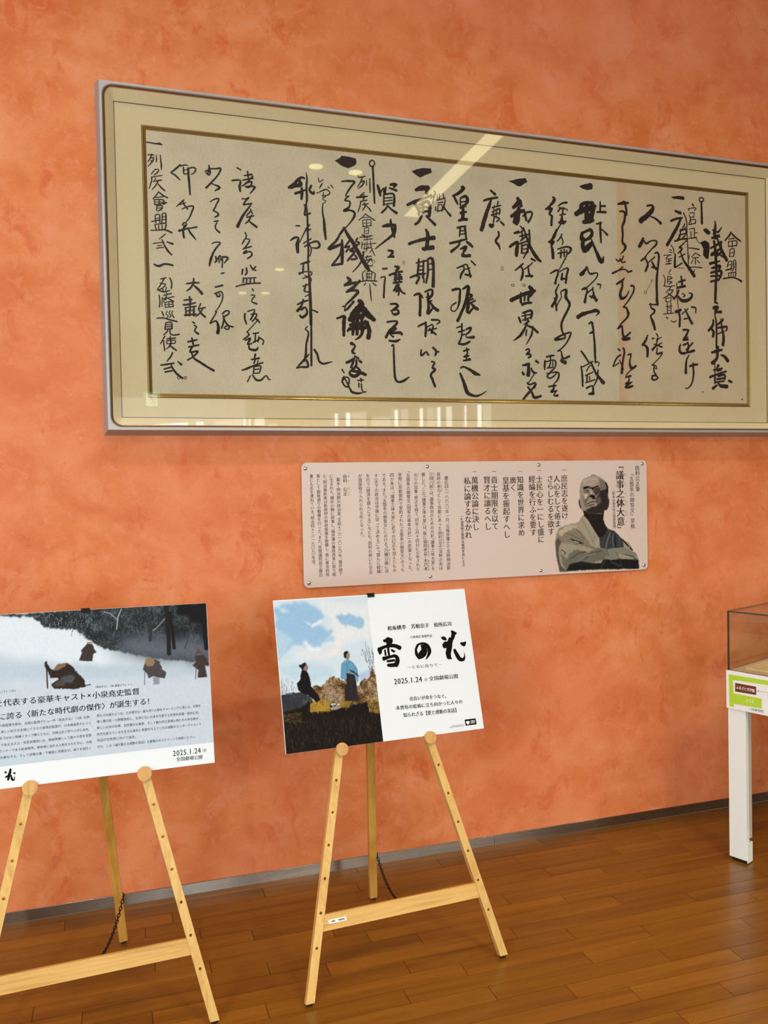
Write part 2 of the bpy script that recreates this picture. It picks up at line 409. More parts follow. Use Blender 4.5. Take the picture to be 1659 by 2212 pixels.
for lx, how in zip((-1.6, -0.1, 1.4, 2.9, 4.4), ('far left of the row of five washing the wall', 'second from the left of the row washing the wall', 'middle of the row of five washing the wall', 'second from the right of the row washing the wall', 'far right of the row washing the wall')):
    t = empty('wall_washer', (lx, 1.95, CEIL)); tag(t, 'small round ceiling spotlight, ' + how, 'downlight', 'wall washing spotlights')
    link('trim_ring', disc_mesh('trim_ring', 0.06, -0.006, 0.0), M['white_wall'], t)
    link('lens', disc_mesh('lens', 0.045, -0.009, -0.005), M['lampslot'], t)
t = empty('slot_light', (3.0, -0.6, CEIL)); tag(t, 'long warm slot light set in the ceiling, mirrored as a slanting band', 'ceiling light')
link('housing', box_mesh('housing', -0.09, 0.09, -1.2, 1.1, -0.004, 0.0), M['white_wall'], t)
link('diffuser', box_mesh('diffuser', -0.075, 0.075, -1.18, 1.08, -0.008, -0.004), M['lampslot'], t)
ex = empty('exit_sign', (0.29, -1.46, 2.40)); tag(ex, 'small hanging green and white emergency exit sign', 'exit sign')
link('case', box_mesh('case', -0.075, 0.075, -0.03, 0.0, 0, 0.15), M['exitgreen'], ex)
link('figure_panel', box_mesh('figure_panel', -0.05, 0.05, 0.0, 0.002, 0.02, 0.13), M['exitwhite'], ex)
V, F = [], []
for p in [((-.01, .11), (.0, .085)), ((0, .09), (.012, .065)), ((.012, .065), (-.015, .04)), ((.012, .065), (.035, .045)), ((.005, .085), (.03, .08)), ((0, .085), (-.025, .07))]:
    (a, b), (c, d_) = p; n = len(V); L = math.hypot(c-a, d_-b); px, py = -(d_-b)/L*.005, (c-a)/L*.005
    V += [(a+px, .0035, b+py), (a-px, .0035, b-py), (c-px, .0035, d_-py), (c+px, .0035, d_+py)]; F.append((n, n+1, n+2, n+3))
link('running_figure', mesh('running_figure', V, F), M['exitgreen'], ex)
for s in (-.05, .05): link('rod', box_mesh('rod', s - .004, s + .004, -0.02, -0.012, .15, CEIL - 2.40), M['white_wall'], ex)

# ------------------------------------------------------------------ lettering
GL = {}
def prepare_glyphs(chars):
    tmp = []
    for ch in sorted(chars):
        c = bpy.data.curves.new('glyph', 'FONT'); c.body = ch; c.size = 1.0; c.resolution_u = 2
        o = bpy.data.objects.new('glyph', c); COL.objects.link(o); tmp.append((ch, o, c))
    bpy.context.view_layer.update()
    dg = bpy.context.evaluated_depsgraph_get()
    for ch, o, c in tmp:
        e = o.evaluated_get(dg); me = e.to_mesh()
        co = np.empty(len(me.vertices) * 3, dtype=np.float64); me.vertices.foreach_get('co', co)
        GL[ch] = (co.reshape(-1, 3)[:, :2].copy(), [tuple(p.vertices) for p in me.polygons]); e.to_mesh_clear()
    for ch, o, c in tmp:
        bpy.data.objects.remove(o); bpy.data.curves.remove(c)

PANELTXT = r"""書にも名を連ねている。明治四十二（一九〇九）年没。|409|4649|423|914|0.006
事として銀座通りの整備を行った。また、民撰議院設立建白|688|4655|717|431|0.006
む。明治維新後は新政府の財政基盤を整備し、後に東京府知|969|4645|1002|432|0.006
に生まれた。横井小楠に師事し、福井藩の藩政改革に取り組|1248|4636|1285|424|0.006
幕末・明治期の政治家。文政十二（一八二九）年、福井城下|1534|4495|1555|435|0.006
由利　公正|1819|4632|1828|3734|0.012
ゆ|1974|4594|1972|4504|0
り|1969|4399|1968|4315|0
こう|1976|4128|1979|3972|0
せい|1981|3903|1980|3752|0
が直接取り入れられる形となった。|2475|4639|2513|1986|0.006
を行う（経済を盛んにする）」なども、由利の用いた文言|2818|4644|2860|431|0.006
す（天下の政治は世論に従って決める）」や「盛んに経綸|3177|4646|3211|451|0.006
である。また「五箇条の御誓文」における「万機公論に決|3518|4651|3560|443|0.006
四か条は、「議事之体大意」に若干の訂正を加えたもの|3871|4662|3914|456|0.006
実際に京都御所で誓約された「五箇条の御誓文」のうち|4230|4668|4274|454|0.006
「五箇条の御誓文（国家の基本方針）」の原案となった。|4595|4731|4614|460|0.006
けいりん|3345|765|3351|450|0
ばんきこうろん|3680|1470|3699|795|0
允らの加筆・修正を経て、同年三月十四日に公布された|4933|4649|4971|465|0.006
著した。この「議事之体大意」は、後に福岡孝弟・木戸孝|5283|4666|5321|455|0.006
三岡八郎）は、議事政治のための方針「議事之体大意」を|5634|4670|5659|450|0.006
政府の参与として京都にあった由利公正（当時の名は|5980|4673|6018|458|0.006
慶応四（一八六八）年一月、元福井藩士で当時明治新|6336|4507|6374|441|0.006
みつおかはちろう|5749|4668|5759|3994|0
ゆりこうせい|6135|2114|6149|1464|0
ふくおかたかちか|5447|1778|5464|1077|0
きどたか|5446|935|5451|449|0
よし|5054|4655|5059|4498|0
さんよ|6104|4132|6110|3844|0
（※加筆修正箇所は福岡孝弟による）|7034|2847|7079|452|0.02
私に論するなかれ|7312|4447|7329|1754|0.014
一|7666|4770|7662|4563|0.014
萬機公論に決し|7664|4465|7684|2099|0.014
賢才に讓るへし|8246|4472|8263|2099|0.014
一|8597|4783|8593|4552|0.014
貢士期限を以て|8600|4467|8605|2098|0.014
皇基を振起すへし|9154|4442|9174|1717|0.014
廣く|9508|4430|9509|3789|0.014
一|9863|4778|9859|4555|0.014
知識を世界に求め|9862|4462|9889|1774|0.014
經綸を行ふを要す|10439|4476|10470|1766|0.014
一|10807|4803|10803|4586|0.014
士民心を一にし盛に|10809|4471|10855|1437|0.014
さらしむるを欲す|11350|4482|11363|1770|0.014
人心をして倦ま|11685|4478|11709|2111|0.014
一|12063|4808|12060|4582|0.014
庶民志を遂け|12066|4491|12081|2463|0.014
「|14989|5062|14984|4683|0.022
議事之体大意|14971|4647|14991|2079|0.03
」|14962|2105|14957|1772|0.022
ぎ|15249|4524|15247|4401|0
じ|15255|4101|15254|3974|0
の|15265|3637|15264|3528|0
てい|15268|3267|15273|3003|0
たい|15278|2785|15283|2542|0
い|15288|2342|15286|2215|0
（原本は福井県立図書館蔵）|14617|3811|14650|1873|0.02
「五箇条の御誓文」草稿|15591|4615|15628|1932|0.008
由利公正筆|15907|4891|15923|3643|0.01"""
TXT1 = r"""INTRODUCTION|-3138|2728|-2123|2781|97|0|1
「雨あがる」「峠 最後のサムライ」|82|2674|1286|2655|80|0.01|
を代表する豪華キャスト×小泉堯史監督|-2697|2449|1436|2431|210|0.016|
世界に誇る〈新たな時代劇の傑作〉が誕生する！|-3046|2045|1858|2098|207|0.016|
の助監督を務め、自身の監督デビュー作『雨あがる』（００）以来、|-2575|1796|24|1798|86|0.008|
、美しい在り方を描いてきた小泉堯史監督が、日本映画界のレジェ|-2611|1615|-11|1614|85|0.008|
言ではない熟練スタッフ陣とともに、丹精込めて作り上げた本作。|-2564|1431|-15|1431|85|0.008|
である主人公・笠原良策役には、映画俳優として数々の賞を受賞|-2528|1240|-15|1249|85|0.008|
ランナーである松坂桃李。使命感に溢れる人物をひたむきに、力強|-2575|1066|-11|1055|85|0.008|
を牽引する。そして良策の妻・千穂役に芳根京子。周りを明るく|-2546|881|-12|874|85|0.008|
照らす太陽のような、だが意外な一面も持つ人物をチャーミングに演じる。良策を|148|1805|3296|1799|91|0.008|
導く蘭方医・日野鼎哉役に、名実ともに日本を代表する世界的俳優・役所広司。|144|1629|3286|1595|90|0.008|
美しい日本の四季、自然豊かな風景、そして魅力的な登場人物たちの存在感が、|140|1443|3289|1411|90|0.008|
世代を超えていまを生きる勇気と希望を与えてくれる感動のエンターテイメント|135|1252|3289|1233|90|0.008|
作品が全世界に向けて誕生。|139|1077|1337|1060|90|0.008|
ぜひ、この〈魂が震える感動の実話〉を劇場の大スクリーンで体感ください。|135|884|3145|859|90|0.008|
2025.1.24|2361|430|3236|430|187|0.01|
（金）|3235|414|3453|417|107|0|
全国劇場公開|2455|245|3271|221|130|0.01|"""
TXT2 = r"""松坂桃李　芳根京子　役所広司|400|3835|2924|3822|166|0.02|
小泉堯史 監督作品|1221|3456|2083|3444|101|0.01|
－ともに在りて－|957|2408|2343|2386|121|0|
2025.1.24|412|1962|1496|1952|216|0.012|
（金）|1515|1921|1738|1924|99|0|
全国劇場公開|1752|1941|2901|1925|161|0.01|
出会いが命をつなぐ。|913|1323|2423|1275|146|0.014|
未曾有の疫病に立ち向かった人々の|362|1061|2937|1022|150|0.014|
知られざる【愛と感動の実話】|609|789|2745|747|155|0.014|"""
SIGNTXT = r"""ふるさと文学館|397|7356|1202|7348|139|0.03|w
テラス|818|6882|1151|6894|131|0.05|w
✓図書閲覧|902|6562|1577|6569|106|0|g"""
prepare_glyphs(set(''.join(l.split('|')[0] for t in (PANELTXT, TXT1, TXT2, SIGNTXT) for l in t.splitlines())) - set(' \u3000'))
ROT = set('「」（）〈〉ー－『』')

class Letters:
    def __init__(s): s.v = []; s.f = []
    def glyph(s, ch, M2, o, w, wx):
        """M2: 2x2 em->local, o: origin"""
        if ch not in GL: return
        P, fs = GL[ch]
        shifts = [0.0] if w <= 0 else ([-w, w] if w < 0.012 else [-w, 0.0, w])
        for sh in shifts:
            n = len(s.v)
            Q = (P + np.array([sh, 0])) @ M2.T + o
            yy = -8e-6 * shifts.index(sh) - 3e-6 * (len(s.f) % 2)
            s.v.extend((x, yy, z) for x, z in Q)
            s.f.extend(tuple(n + i for i in f) for f in fs)
    def vertical(s, txt, a, b, w):
        a = np.array(a); b = np.array(b); n = len(txt)
        half = (lambda ch: .5 if (w == .006 and ch in '「」（）、。・') else 1.0)
        tot = sum(half(c) for c in txt)
        L = np.linalg.norm(b - a); size = L / tot; pos = 0.0
        dn = (b - a) / L; rt = np.array([-dn[1], dn[0]])    # down and right directions
        if rt[0] < 0: rt = -rt
        for i, ch in enumerate(txt):
            ad = half(ch); c = a + dn * size * (pos + ad / 2); pos += ad
            if ad < 1 and ch != '・': c = c + dn * size * (-.25 if ch in '「（' else .25)
            sz = size * 1.02
            if ch in ROT:
                M2 = np.column_stack([dn * sz, rt * sz]); oo = c - M2 @ np.array([.5, .38])
            else:
                M2 = np.column_stack([rt * sz, -dn * sz]); oo = c - M2 @ np.array([.5, .38])
                if ch in '、。': oo = oo + rt * sz * .62 - dn * sz * .55
            s.glyph(ch, M2, oo, w, 0)
    def horizontal(s, txt, a, b, h, w):
        a = np.array(a); b = np.array(b)
        def adv(ch):
            if ch == ' ': return .33
            if ch == '.': return .30
            if ch.isdigit(): return .56
            if ord(ch) < 256: return .68
            return 1.0
        tot = sum(adv(c) for c in txt); L = np.linalg.norm(b - a); r = (b - a) / L; u = np.array([-r[1], r[0]])
        ex = L / tot; ey = h * 1.06; x = 0
        if txt[0].isdigit(): ey = h * 1.25
        for ch in txt:
            M2 = np.column_stack([r * ex, u * ey])
            cy = .35 if ord(ch) < 256 else .38
            s.glyph(ch, M2, a + r * ex * x - u * ey * cy, w, 0)
            x += adv(ch)
    def build(s, name, m, parent, loc=(0, 0, 0)):
        return link(name, mesh(name, s.v, s.f), m, parent, loc)

# ------------------------------------------------------------------ brush strokes
def brush(txt, unit, seed=3, rough=0.10, z0=0.0, thick=1.0):
    """ribbons with round ends; coordinates in 'unit' metres; returns verts, faces in the local XZ plane facing -Y"""
    r = random.Random(seed); V, F = [], []
    for li, ln in enumerate(txt.strip().splitlines()):
        z = z0 - 1.2e-5 * (li % 12)      # wet strokes lie over one another
        if ln[0] == 'P':
            pts = [tuple(map(int, t.split(','))) for t in ln[1:].split()]
            n = len(V); cx = sum(p[0] for p in pts) / len(pts); cy = sum(p[1] for p in pts) / len(pts)
            V.append((cx * unit, z, cy * unit))
            for p in pts: V.append((p[0] * unit, z, p[1] * unit))
            for i in range(len(pts)): F.append((n, n + 1 + i, n + 1 + (i + 1) % len(pts)))
            continue
        P = np.array([tuple(map(float, t.split(','))) for t in ln.split()])
        # Catmull-Rom
        Q = []
        m = len(P)
        for i in range(m - 1):
            p0, p1, p2, p3 = P[max(i - 1, 0)], P[i], P[i + 1], P[min(i + 2, m - 1)]
            seg = np.linalg.norm((p2 - p1)[:2]); k = max(2, min(9, int(seg * unit / 0.006)))
            for j in range(k):
                t = j / k
                c = 0.5 * ((2 * p1) + (-p0 + p2) * t * 0.9 + (2 * p0 - 5 * p1 + 4 * p2 - p3) * t * t * 1.0 + (-p0 + 3 * p1 - 3 * p2 + p3) * t ** 3) if m > 2 else p1 + (p2 - p1) * t
                if m > 2 and abs(0.9 - 1) > 0:      # keep it interpolating
                    c = 0.5 * ((2 * p1) + (-p0 + p2) * t + (2 * p0 - 5 * p1 + 4 * p2 - p3) * t * t + (-p0 + 3 * p1 - 3 * p2 + p3) * t ** 3)
                Q.append(c)
        Q.append(P[-1]); Q = np.array(Q)
        Q[:, 2] = np.clip(Q[:, 2], P[:, 2].min() * .8, P[:, 2].max() * 1.05)
        T = np.gradient(Q[:, :2], axis=0); L = np.linalg.norm(T, axis=1); L[L == 0] = 1; T /= L[:, None]
        N = np.column_stack([-T[:, 1], T[:, 0]])
        w = Q[:, 2] / 2 * thick
        w1 = w * np.array([1 + r.uniform(-rough, rough) for _ in w]); w2 = w * np.array([1 + r.uniform(-rough, rough) for _ in w])
        n = len(V)
        for i in range(len(Q)):
            a = Q[i, :2] + N[i] * w1[i]; b = Q[i, :2] - N[i] * w2[i]
            V.append((a[0] * unit, z, a[1] * unit)); V.append((b[0] * unit, z, b[1] * unit))
        for i in range(len(Q) - 1): F.append((n + 2*i, n + 2*i + 1, n + 2*i + 3, n + 2*i + 2))
        for end, sgn in ((0, -1), (len(Q) - 1, 1)):
            c = Q[end, :2]; k0 = len(V); V.append((c[0] * unit, z, c[1] * unit)); st = 7
            for j in range(st + 1):
                ang = math.pi * j / st - math.pi / 2
                d = T[end] * sgn * math.cos(ang) * w[end] * 0.75 + N[end] * math.sin(ang) * w[end]
                V.append(((c[0] + d[0]) * unit, z, (c[1] + d[1]) * unit))
            for j in range(st): F.append((k0, k0 + 1 + j, k0 + 2 + j))
    return V, F

# ------------------------------------------------------------------ framed calligraphy
INK = r"""-2,1923,8 23,1922,7 70,1919,9 98,1922,13 119,1915,6
9,1827,6 40,1834,7 55,1829,6
41,1832,7 25,1800,6 8,1775,5
25,1803,6 53,1813,7 45,1783,8 24,1757,6 8,1739,4
29,1789,6 41,1776,7
72,1834,5 74,1796,7 69,1779,5
102,1837,6 106,1789,8 109,1752,9 107,1723,4
65,1726,5 50,1706,6 31,1682,4
64,1723,6 90,1721,7 73,1695,7 50,1677,5
31,1661,6 77,1672,6 115,1682,5
37,1660,7 30,1620,7 13,1572,5
63,1656,6 56,1634,5
44,1628,6 109,1646,7
86,1644,7 62,1599,7 36,1565,5
81,1613,7 103,1588,9 131,1565,8
84,1553,7 60,1519,7 38,1494,5
84,1553,7 116,1529,9 150,1514,8
59,1508,6 120,1520,6
50,1493,6 53,1457,7
51,1492,7 120,1494,8 119,1460,7
86,1493,7 85,1457,7
54,1474,5 117,1478,5
51,1452,7 140,1475,9
69,1449,7 63,1408,6
70,1446,7 107,1450,8 104,1425,8 72,1404,6
71,1427,5 101,1433,5
53,1371,7 56,1314,7
53,1373,6 85,1381,8 85,1323,7
57,1347,5 83,1353,5
24,1322,6 90,1340,8
105,1387,7 102,1331,7 89,1307,5
105,1387,6 131,1394,8 132,1317,8
105,1363,5 130,1368,5
105,1342,5 130,1347,5
49,1299,7 59,1259,7
49,1301,6 129,1317,8 123,1269,7
77,1303,6 78,1262,6
102,1310,6 102,1266,6
20,1255,7 76,1260,7 123,1267,9 174,1248,11
128,1237,5 103,1214,7 77,1191,4
35,1155,7 74,1164,6 116,1171,5
66,1140,6 97,1147,5
56,1121,6 110,1132,6
98,1190,6 116,1148,9 143,1104,12 171,1077,7
135,1175,7 179,1162,13
35,998,8 69,985,13 117,1004,12 175,998,12
252,1778,9 215,1741,11 178,1709,8
178,1709,8 214,1690,11 244,1661,9
256,1766,8 285,1779,8 309,1777,6
274,1760,8 278,1709,9 304,1715,7
275,1737,6 303,1745,6
311,1753,8 342,1766,9 368,1758,10 358,1728,9 331,1710,5
310,1757,12 312,1695,13 316,1618,12 320,1552,9
273,1509,7 242,1481,8 214,1452,5
232,1467,6 284,1487,7
261,1503,8 274,1469,9 299,1440,9
255,1436,6 298,1459,8 342,1465,10 331,1425,9 310,1375,8 284,1339,6
256,1313,9 268,1335,9 287,1323,9 268,1292,8 231,1262,8
272,1314,10 260,1265,13 265,1217,12
225,1269,10 294,1289,9 366,1307,10
297,1295,9 314,1259,13 340,1227,10 355,1207,5
469,1795,8 472,1759,10 453,1726,7
439,1744,8 478,1759,9 470,1720,12 444,1735,7
464,1768,8 527,1774,9 561,1781,10 545,1737,10 515,1697,9 485,1663,10 444,1618,13
476,1657,8 514,1646,9 548,1629,15 511,1601,7
472,1510,6 502,1532,8 541,1541,10 520,1495,9 495,1442,9
495,1444,9 526,1432,9 533,1411,12 503,1394,7
500,1361,9 532,1369,8
522,1356,7 506,1313,9 540,1278,12
476,1185,6 503,1199,8 544,1198,9 512,1157,10 482,1106,12 461,1046,14 454,1010,8
505,1090,9 511,1049,10
497,1040,9 540,1098,9 545,1061,10
557,1089,9 600,1084,13 570,1041,7
559,1084,8 553,1005,9
528,1084,8 531,1040,8
546,958,10 568,964,8
689,1797,10 718,1783,9
647,1693,10 682,1701,11 713,1699,10 705,1654,15 709,1613,11
742,1741,8 804,1757,11
771,1777,10 776,1720,10
731,1704,9 813,1727,10
812,1745,9 760,1684,9 722,1656,7
750,1683,9 803,1698,10 780,1651,10 748,1656,8
760,1657,8 825,1660,13 786,1604,7
721,1557,8 755,1560,8 780,1574,9 747,1539,10 732,1510,10
732,1510,9 799,1528,9
796,1526,8 766,1482,11 716,1408,15 681,1334,19
787,1466,8 754,1426,8
786,1483,7 802,1445,8
754,1413,8 812,1431,9
794,1435,8 773,1393,10 743,1363,7
771,1388,9 803,1363,13 834,1343,14
739,1294,8 750,1263,9 725,1221,9 714,1199,7
750,1243,7 776,1239,8 744,1183,10 720,1160,8
733,1166,8 789,1188,9
748,1154,9 722,1127,11 778,1146,9 789,1117,11 754,1089,9
715,1001,12 706,961,10
743,1015,10 746,975,12 731,958,9
775,1038,9 796,1008,11 819,1031,8
789,1006,8 819,998,8
81,887,7 123,899,7
106,890,8 85,849,7 56,807,6
77,856,7 117,849,7
65,802,7 98,821,7 117,846,7
150,901,7 164,863,9 159,819,9
55,804,8 102,790,9 149,804,6
89,818,7 102,794,7
123,827,6 116,797,6
67,763,7 72,713,8 65,669,7
91,748,6 85,677,6
101,763,7 160,781,7
125,785,6 117,730,7
96,736,6 178,757,7
120,754,7 98,713,6
127,745,6 175,719,9
109,710,6 110,672,6
109,708,6 162,718,7 170,684,8
139,710,6 139,676,6
111,691,5 167,699,5
108,671,6 173,681,7
84,639,8 97,607,9
124,641,6 114,619,6 132,606,7 115,582,5
147,647,6 137,625,6 152,611,7 142,593,5
166,647,6 158,627,6 174,595,8
45,585,7 97,589,8 143,577,10 198,566,8
110,551,6 104,501,7
110,552,7 154,558,8 157,510,8
110,537,6 154,541,6
109,520,6 154,525,6
104,502,7 159,509,7
128,502,7 118,482,7 92,458,6
142,502,7 141,475,8 161,460,8 212,468,8
103,451,7 88,425,7 67,388,5
92,415,7 97,336,7
116,429,7 183,439,7
142,451,6 146,398,9 131,368,8 108,350,5
115,416,6 116,390,6
115,416,6 179,421,7 175,397,6
116,391,6 177,397,6
137,383,7 162,360,10 187,343,8
156,326,8 146,299,10 111,254,5
64,225,8 107,232,10 165,243,9
89,196,9 146,213,9
96,173,10 151,185,9
144,233,7 155,202,11 185,161,12 229,127,11
195,256,8 222,233,13
208,132,4 206,126,4 201,122,4 195,122,4 191,126,4 189,131,4 191,137,4 196,141,4 202,141,4 206,138,4 208,132,4
258,132,4 256,126,4 251,123,4 245,123,4 240,126,4 239,132,4 240,137,4 245,141,4 251,141,4 256,138,4 258,132,4
274,862,9 322,872,13 372,875,9
331,907,10 326,863,11 301,827,11 274,805,7
331,853,9 364,824,15 393,791,17
296,764,11 301,715,13
252,734,9 314,743,10
246,697,10 298,705,12 342,719,8
262,676,9 268,624,10
299,715,11 294,616,12
262,676,9 346,692,9
327,685,12 325,617,13
264,650,8 326,660,8
256,618,13 345,630,9
380,714,9 360,669,8
360,672,8 415,684,9
396,676,9 369,636,10 339,612,7
363,665,9 388,632,13 413,610,12
312,568,8 331,559,9
325,543,8 345,532,8 327,502,9 357,476,12
274,411,10 320,424,11 347,431,8
305,445,9 315,394,11
279,372,10 358,391,11
312,380,9 289,333,11 349,342,11 317,302,10 269,270,9
301,327,9 317,287,11 355,261,13 417,223,13 469,193,14
495,848,10 554,866,11
489,796,9 533,816,8 552,802,9 546,747,8 515,687,7 488,656,5
501,804,9 511,775,12 532,783,9 523,803,7
502,659,8 485,626,8 447,564,8
449,561,7 483,582,9 502,578,11 512,539,17 506,488,19
546,641,9 573,667,9 600,661,9 589,639,9 559,618,9 551,570,10 536,528,9
550,629,8 566,581,11 597,541,9 585,520,8 557,533,8 585,550,8 629,542,9
657,862,8 712,880,9 782,894,9 852,900,11
718,935,9 714,897,10
723,930,8 818,941,8
745,931,9 739,886,9
773,936,9 769,893,9
801,940,9 804,898,9
786,854,8 795,835,8
774,799,7 807,801,8 778,753,9 820,734,12
724,652,10 720,617,11 734,570,9
746,670,9 799,686,9 786,640,10 765,605,9
771,648,8 818,652,9 797,611,9 778,593,8
805,621,9 840,586,9
830,612,6 784,559,6 738,509,7
706,446,9 752,485,10 733,509,8
721,439,9 763,458,11 738,409,11 771,418,9
750,400,9 752,375,13 804,365,15 822,390,7
785,496,9 830,505,9
804,494,8 798,429,9
781,425,9 833,453,9
830,473,8 821,430,8
830,468,9 868,442,9 859,412,8
799,334,12 790,303,9
765,289,9 830,303,11
798,292,8 785,259,9
820,287,7 812,260,7
689,201,8 736,220,13 797,247,10 859,268,9
786,236,8 780,179,9
791,234,8 839,240,9 830,191,9
788,211,7 826,215,7
780,179,7 827,185,8
756,161,8 731,113,8
772,169,9 799,130,13 836,126,12 865,153,9 885,164,9 900,136,10 917,132,6
1244,1813,5 1251,1771,11 1246,1699,13 1247,1600,13 1240,1555,11 1247,1475,12 1248,1385,12 1248,1277,13 1250,1187,12 1245,1096,12 1250,961,11 1251,826,11 1253,691,11 1253,587,11
1231,1765,11 1208,1772,15 1175,1751,15 1147,1717,18 1099,1679,16
1184,1752,16 1197,1712,26 1147,1699,22 1119,1680,18
1150,1637,15 1201,1657,15 1238,1676,9
1206,1686,15 1206,1633,20 1201,1596,13
1285,1712,15 1270,1673,15 1304,1649,18 1307,1669,9
1221,1551,9 1237,1546,18 1229,1500,13 1224,1471,12 1275,1490,10
1150,1379,8 1183,1380,9
1105,1257,9 1137,1282,14 1169,1284,13 1159,1225,24 1162,1165,17
1266,1397,9 1240,1366,11 1207,1305,8 1181,1249,6
1210,1242,8 1275,1283,9
1242,1346,8 1274,1360,8
1218,1216,9 1275,1252,10 1329,1265,14 1345,1230,14 1320,1210,11 1281,1212,7
1260,1233,8 1274,1198,8 1261,1141,7
1183,1073,8 1234,1091,14 1262,1098,8
1208,1085,9 1200,1003,12
1169,995,15 1214,1013,8 1274,1013,8 1255,978,8 1196,958,8
1213,982,7 1268,963,7 1258,926,7
1197,895,9 1253,917,8
1226,915,9 1209,858,12 1233,852,8 1264,843,10 1214,813,7
1148,744,9 1190,767,14 1241,785,9
1198,789,11 1185,741,13 1147,693,18
1179,705,14 1215,725,12 1227,680,15 1185,641,16 1167,660,11
1263,711,8 1315,691,12
1347,1781,6 1352,1749,7 1387,1771,6
1354,1700,6 1381,1743,7 1359,1714,6
1330,1657,6 1415,1697,6
1363,1674,7 1406,1694,7 1440,1672,8 1423,1650,7 1372,1639,6
1386,1667,6 1381,1630,6
1404,1637,6 1376,1610,6 1405,1601,6 1392,1584,6
1425,1716,7 1439,1706,6
1449,1733,7 1469,1713,7
1380,1581,7 1375,1512,9 1386,1441,14 1389,1369,18 1397,1288,13
P1486,1934 1534,1964 1544,1981 1610,1979 1667,1971 1673,1935 1656,1911 1599,1884 1542,1899 1514,1919
1829,1947,9 1824,1931,9 1813,1920,9 1799,1919,9 1788,1927,9 1784,1942,9 1789,1958,9 1800,1968,9 1814,1970,9 1825,1961,9 1829,1947,9
1811,1922,13 1815,1826,13 1818,1734,13 1822,1617,11
1541,1770,8 1572,1777,10 1615,1781,14 1654,1778,13 1619,1734,12 1593,1695,11 1573,1655,9 1603,1657,8
1599,1657,8 1564,1618,9 1607,1614,10 1601,1568,13 1555,1532,17 1601,1542,13 1643,1530,15 1643,1494,15 1608,1441,9 1565,1392,7
1558,1393,19 1520,1342,13 1486,1285,15 1419,1212,16 1476,1234,20 1538,1266,11
1557,1391,13 1582,1343,22 1633,1269,25 1689,1172,26 1745,1083,28 1764,1061,13
1534,1293,13 1534,1207,21 1531,1104,19
1532,1243,13 1512,1169,13 1446,1081,13
1444,1079,13 1534,1099,15
1581,1269,12 1607,1303,9 1556,1234,12 1599,1248,11 1567,1198,13
1668,1317,11 1653,1287,13 1686,1280,11 1603,1212,17 1641,1205,15 1578,1126,13
1611,1137,13 1659,1151,15 1641,1177,13
1718,1210,12 1702,1140,13 1668,1087,10 1621,1037,7
1684,1836,5 1688,1818,8 1743,1832,8
1719,1821,8 1702,1778,8 1674,1737,5
1703,1778,7 1736,1795,9 1722,1760,10 1681,1726,5
1755,1801,5 1755,1760,7
1784,1818,7 1784,1749,9 1785,1703,7
1734,1700,7 1701,1668,11
1665,1653,10 1718,1660,13 1759,1669,8
1730,1680,8 1727,1638,9
1696,1620,7 1756,1638,8
1703,1622,8 1693,1580,8 1675,1533,6
1735,1616,7 1725,1597,7
1715,1594,7 1767,1610,7
1746,1605,8 1731,1568,8 1714,1550,6
1751,1590,8 1774,1569,9 1789,1547,8
1739,1523,6 1715,1493,6 1680,1465,5
1739,1523,7 1782,1496,8 1821,1476,8
1719,1488,5 1763,1496,5
1714,1467,5 1718,1413,7
1714,1467,5 1784,1478,6 1784,1427,6
1718,1443,4 1783,1453,4
1749,1472,5 1749,1417,6
1717,1417,6 1793,1432,6
1729,1404,5 1728,1358,5
1729,1404,5 1765,1410,5 1762,1361,5
1732,1382,4 1761,1387,4
1730,1359,4 1762,1365,4
1707,1347,8 1728,1344,9
1687,1326,7 1750,1340,6 1799,1350,6
1721,1326,5 1782,1337,5
1750,1342,5 1751,1305,5
1720,1307,6 1798,1322,6
1708,1288,7 1700,1235,6
1730,1285,5 1724,1231,6
1710,1268,5 1827,1287,6
1749,1295,6 1743,1219,6
1778,1302,6 1787,1243,7 1815,1183,6
1714,1230,5 1779,1247,6
1763,1260,5 1736,1210,5
1798,1239,5 1767,1203,5
1727,1165,7 1787,1178,7
1752,1180,6 1739,1138,8 1777,1155,8 1787,1139,7
1787,1160,6 1745,1111,8 1774,1094,8 1796,1105,6
1813,1137,3 1810,1129,3 1804,1125,3 1797,1124,3 1791,1128,3 1789,1135,3 1792,1142,3 1798,1147,3 1805,1147,3 1811,1143,3 1813,1137,3
1730,1055,6 1705,1033,6 1709,978,9
1744,1048,6 1783,1053,7 1787,1026,6
1736,1037,5 1740,975,6
1791,1049,6 1814,1032,8 1807,979,8
1743,1026,5 1784,1032,5
1743,998,5 1784,1004,5
1763,1038,5 1762,986,6
1747,1037,5 1748,985,5
1784,1032,5 1781,987,5
1679,961,7 1742,972,8 1828,973,9
1730,950,8 1717,932,7
1791,957,7 1821,936,8
1765,946,6 1771,872,9 1776,806,5
1572,990,13 1596,962,24 1547,920,13
1549,924,17 1607,942,19 1679,955,13
1680,973,11 1635,920,19 1569,871,17
1560,868,11 1625,885,15 1663,876,19 1604,808,15 1555,760,10 1543,714,6
1527,749,9 1553,753,7
1851,1769,15 1867,1720,23 1874,1682,11
1869,1702,11 1905,1751,10 1909,1705,17 1924,1762,11
1964,1784,15 2016,1794,19 1993,1767,15
1954,1756,12 2018,1741,16
1903,1688,10 1902,1607,12
1903,1696,10 1982,1712,12 1996,1676,15 1990,1610,17
1913,1669,8 1977,1679,9
1914,1645,8 1976,1656,9
1914,1618,8 1976,1631,9
1936,1610,11 1916,1578,13 1881,1544,12
1941,1602,12 1979,1571,14 2014,1552,19
1888,1432,14 1937,1444,23 2002,1455,13
1960,1495,12 1962,1455,17 1990,1350,15
1997,1448,19 1990,1386,23 1945,1342,15 1875,1286,11 1818,1239,6
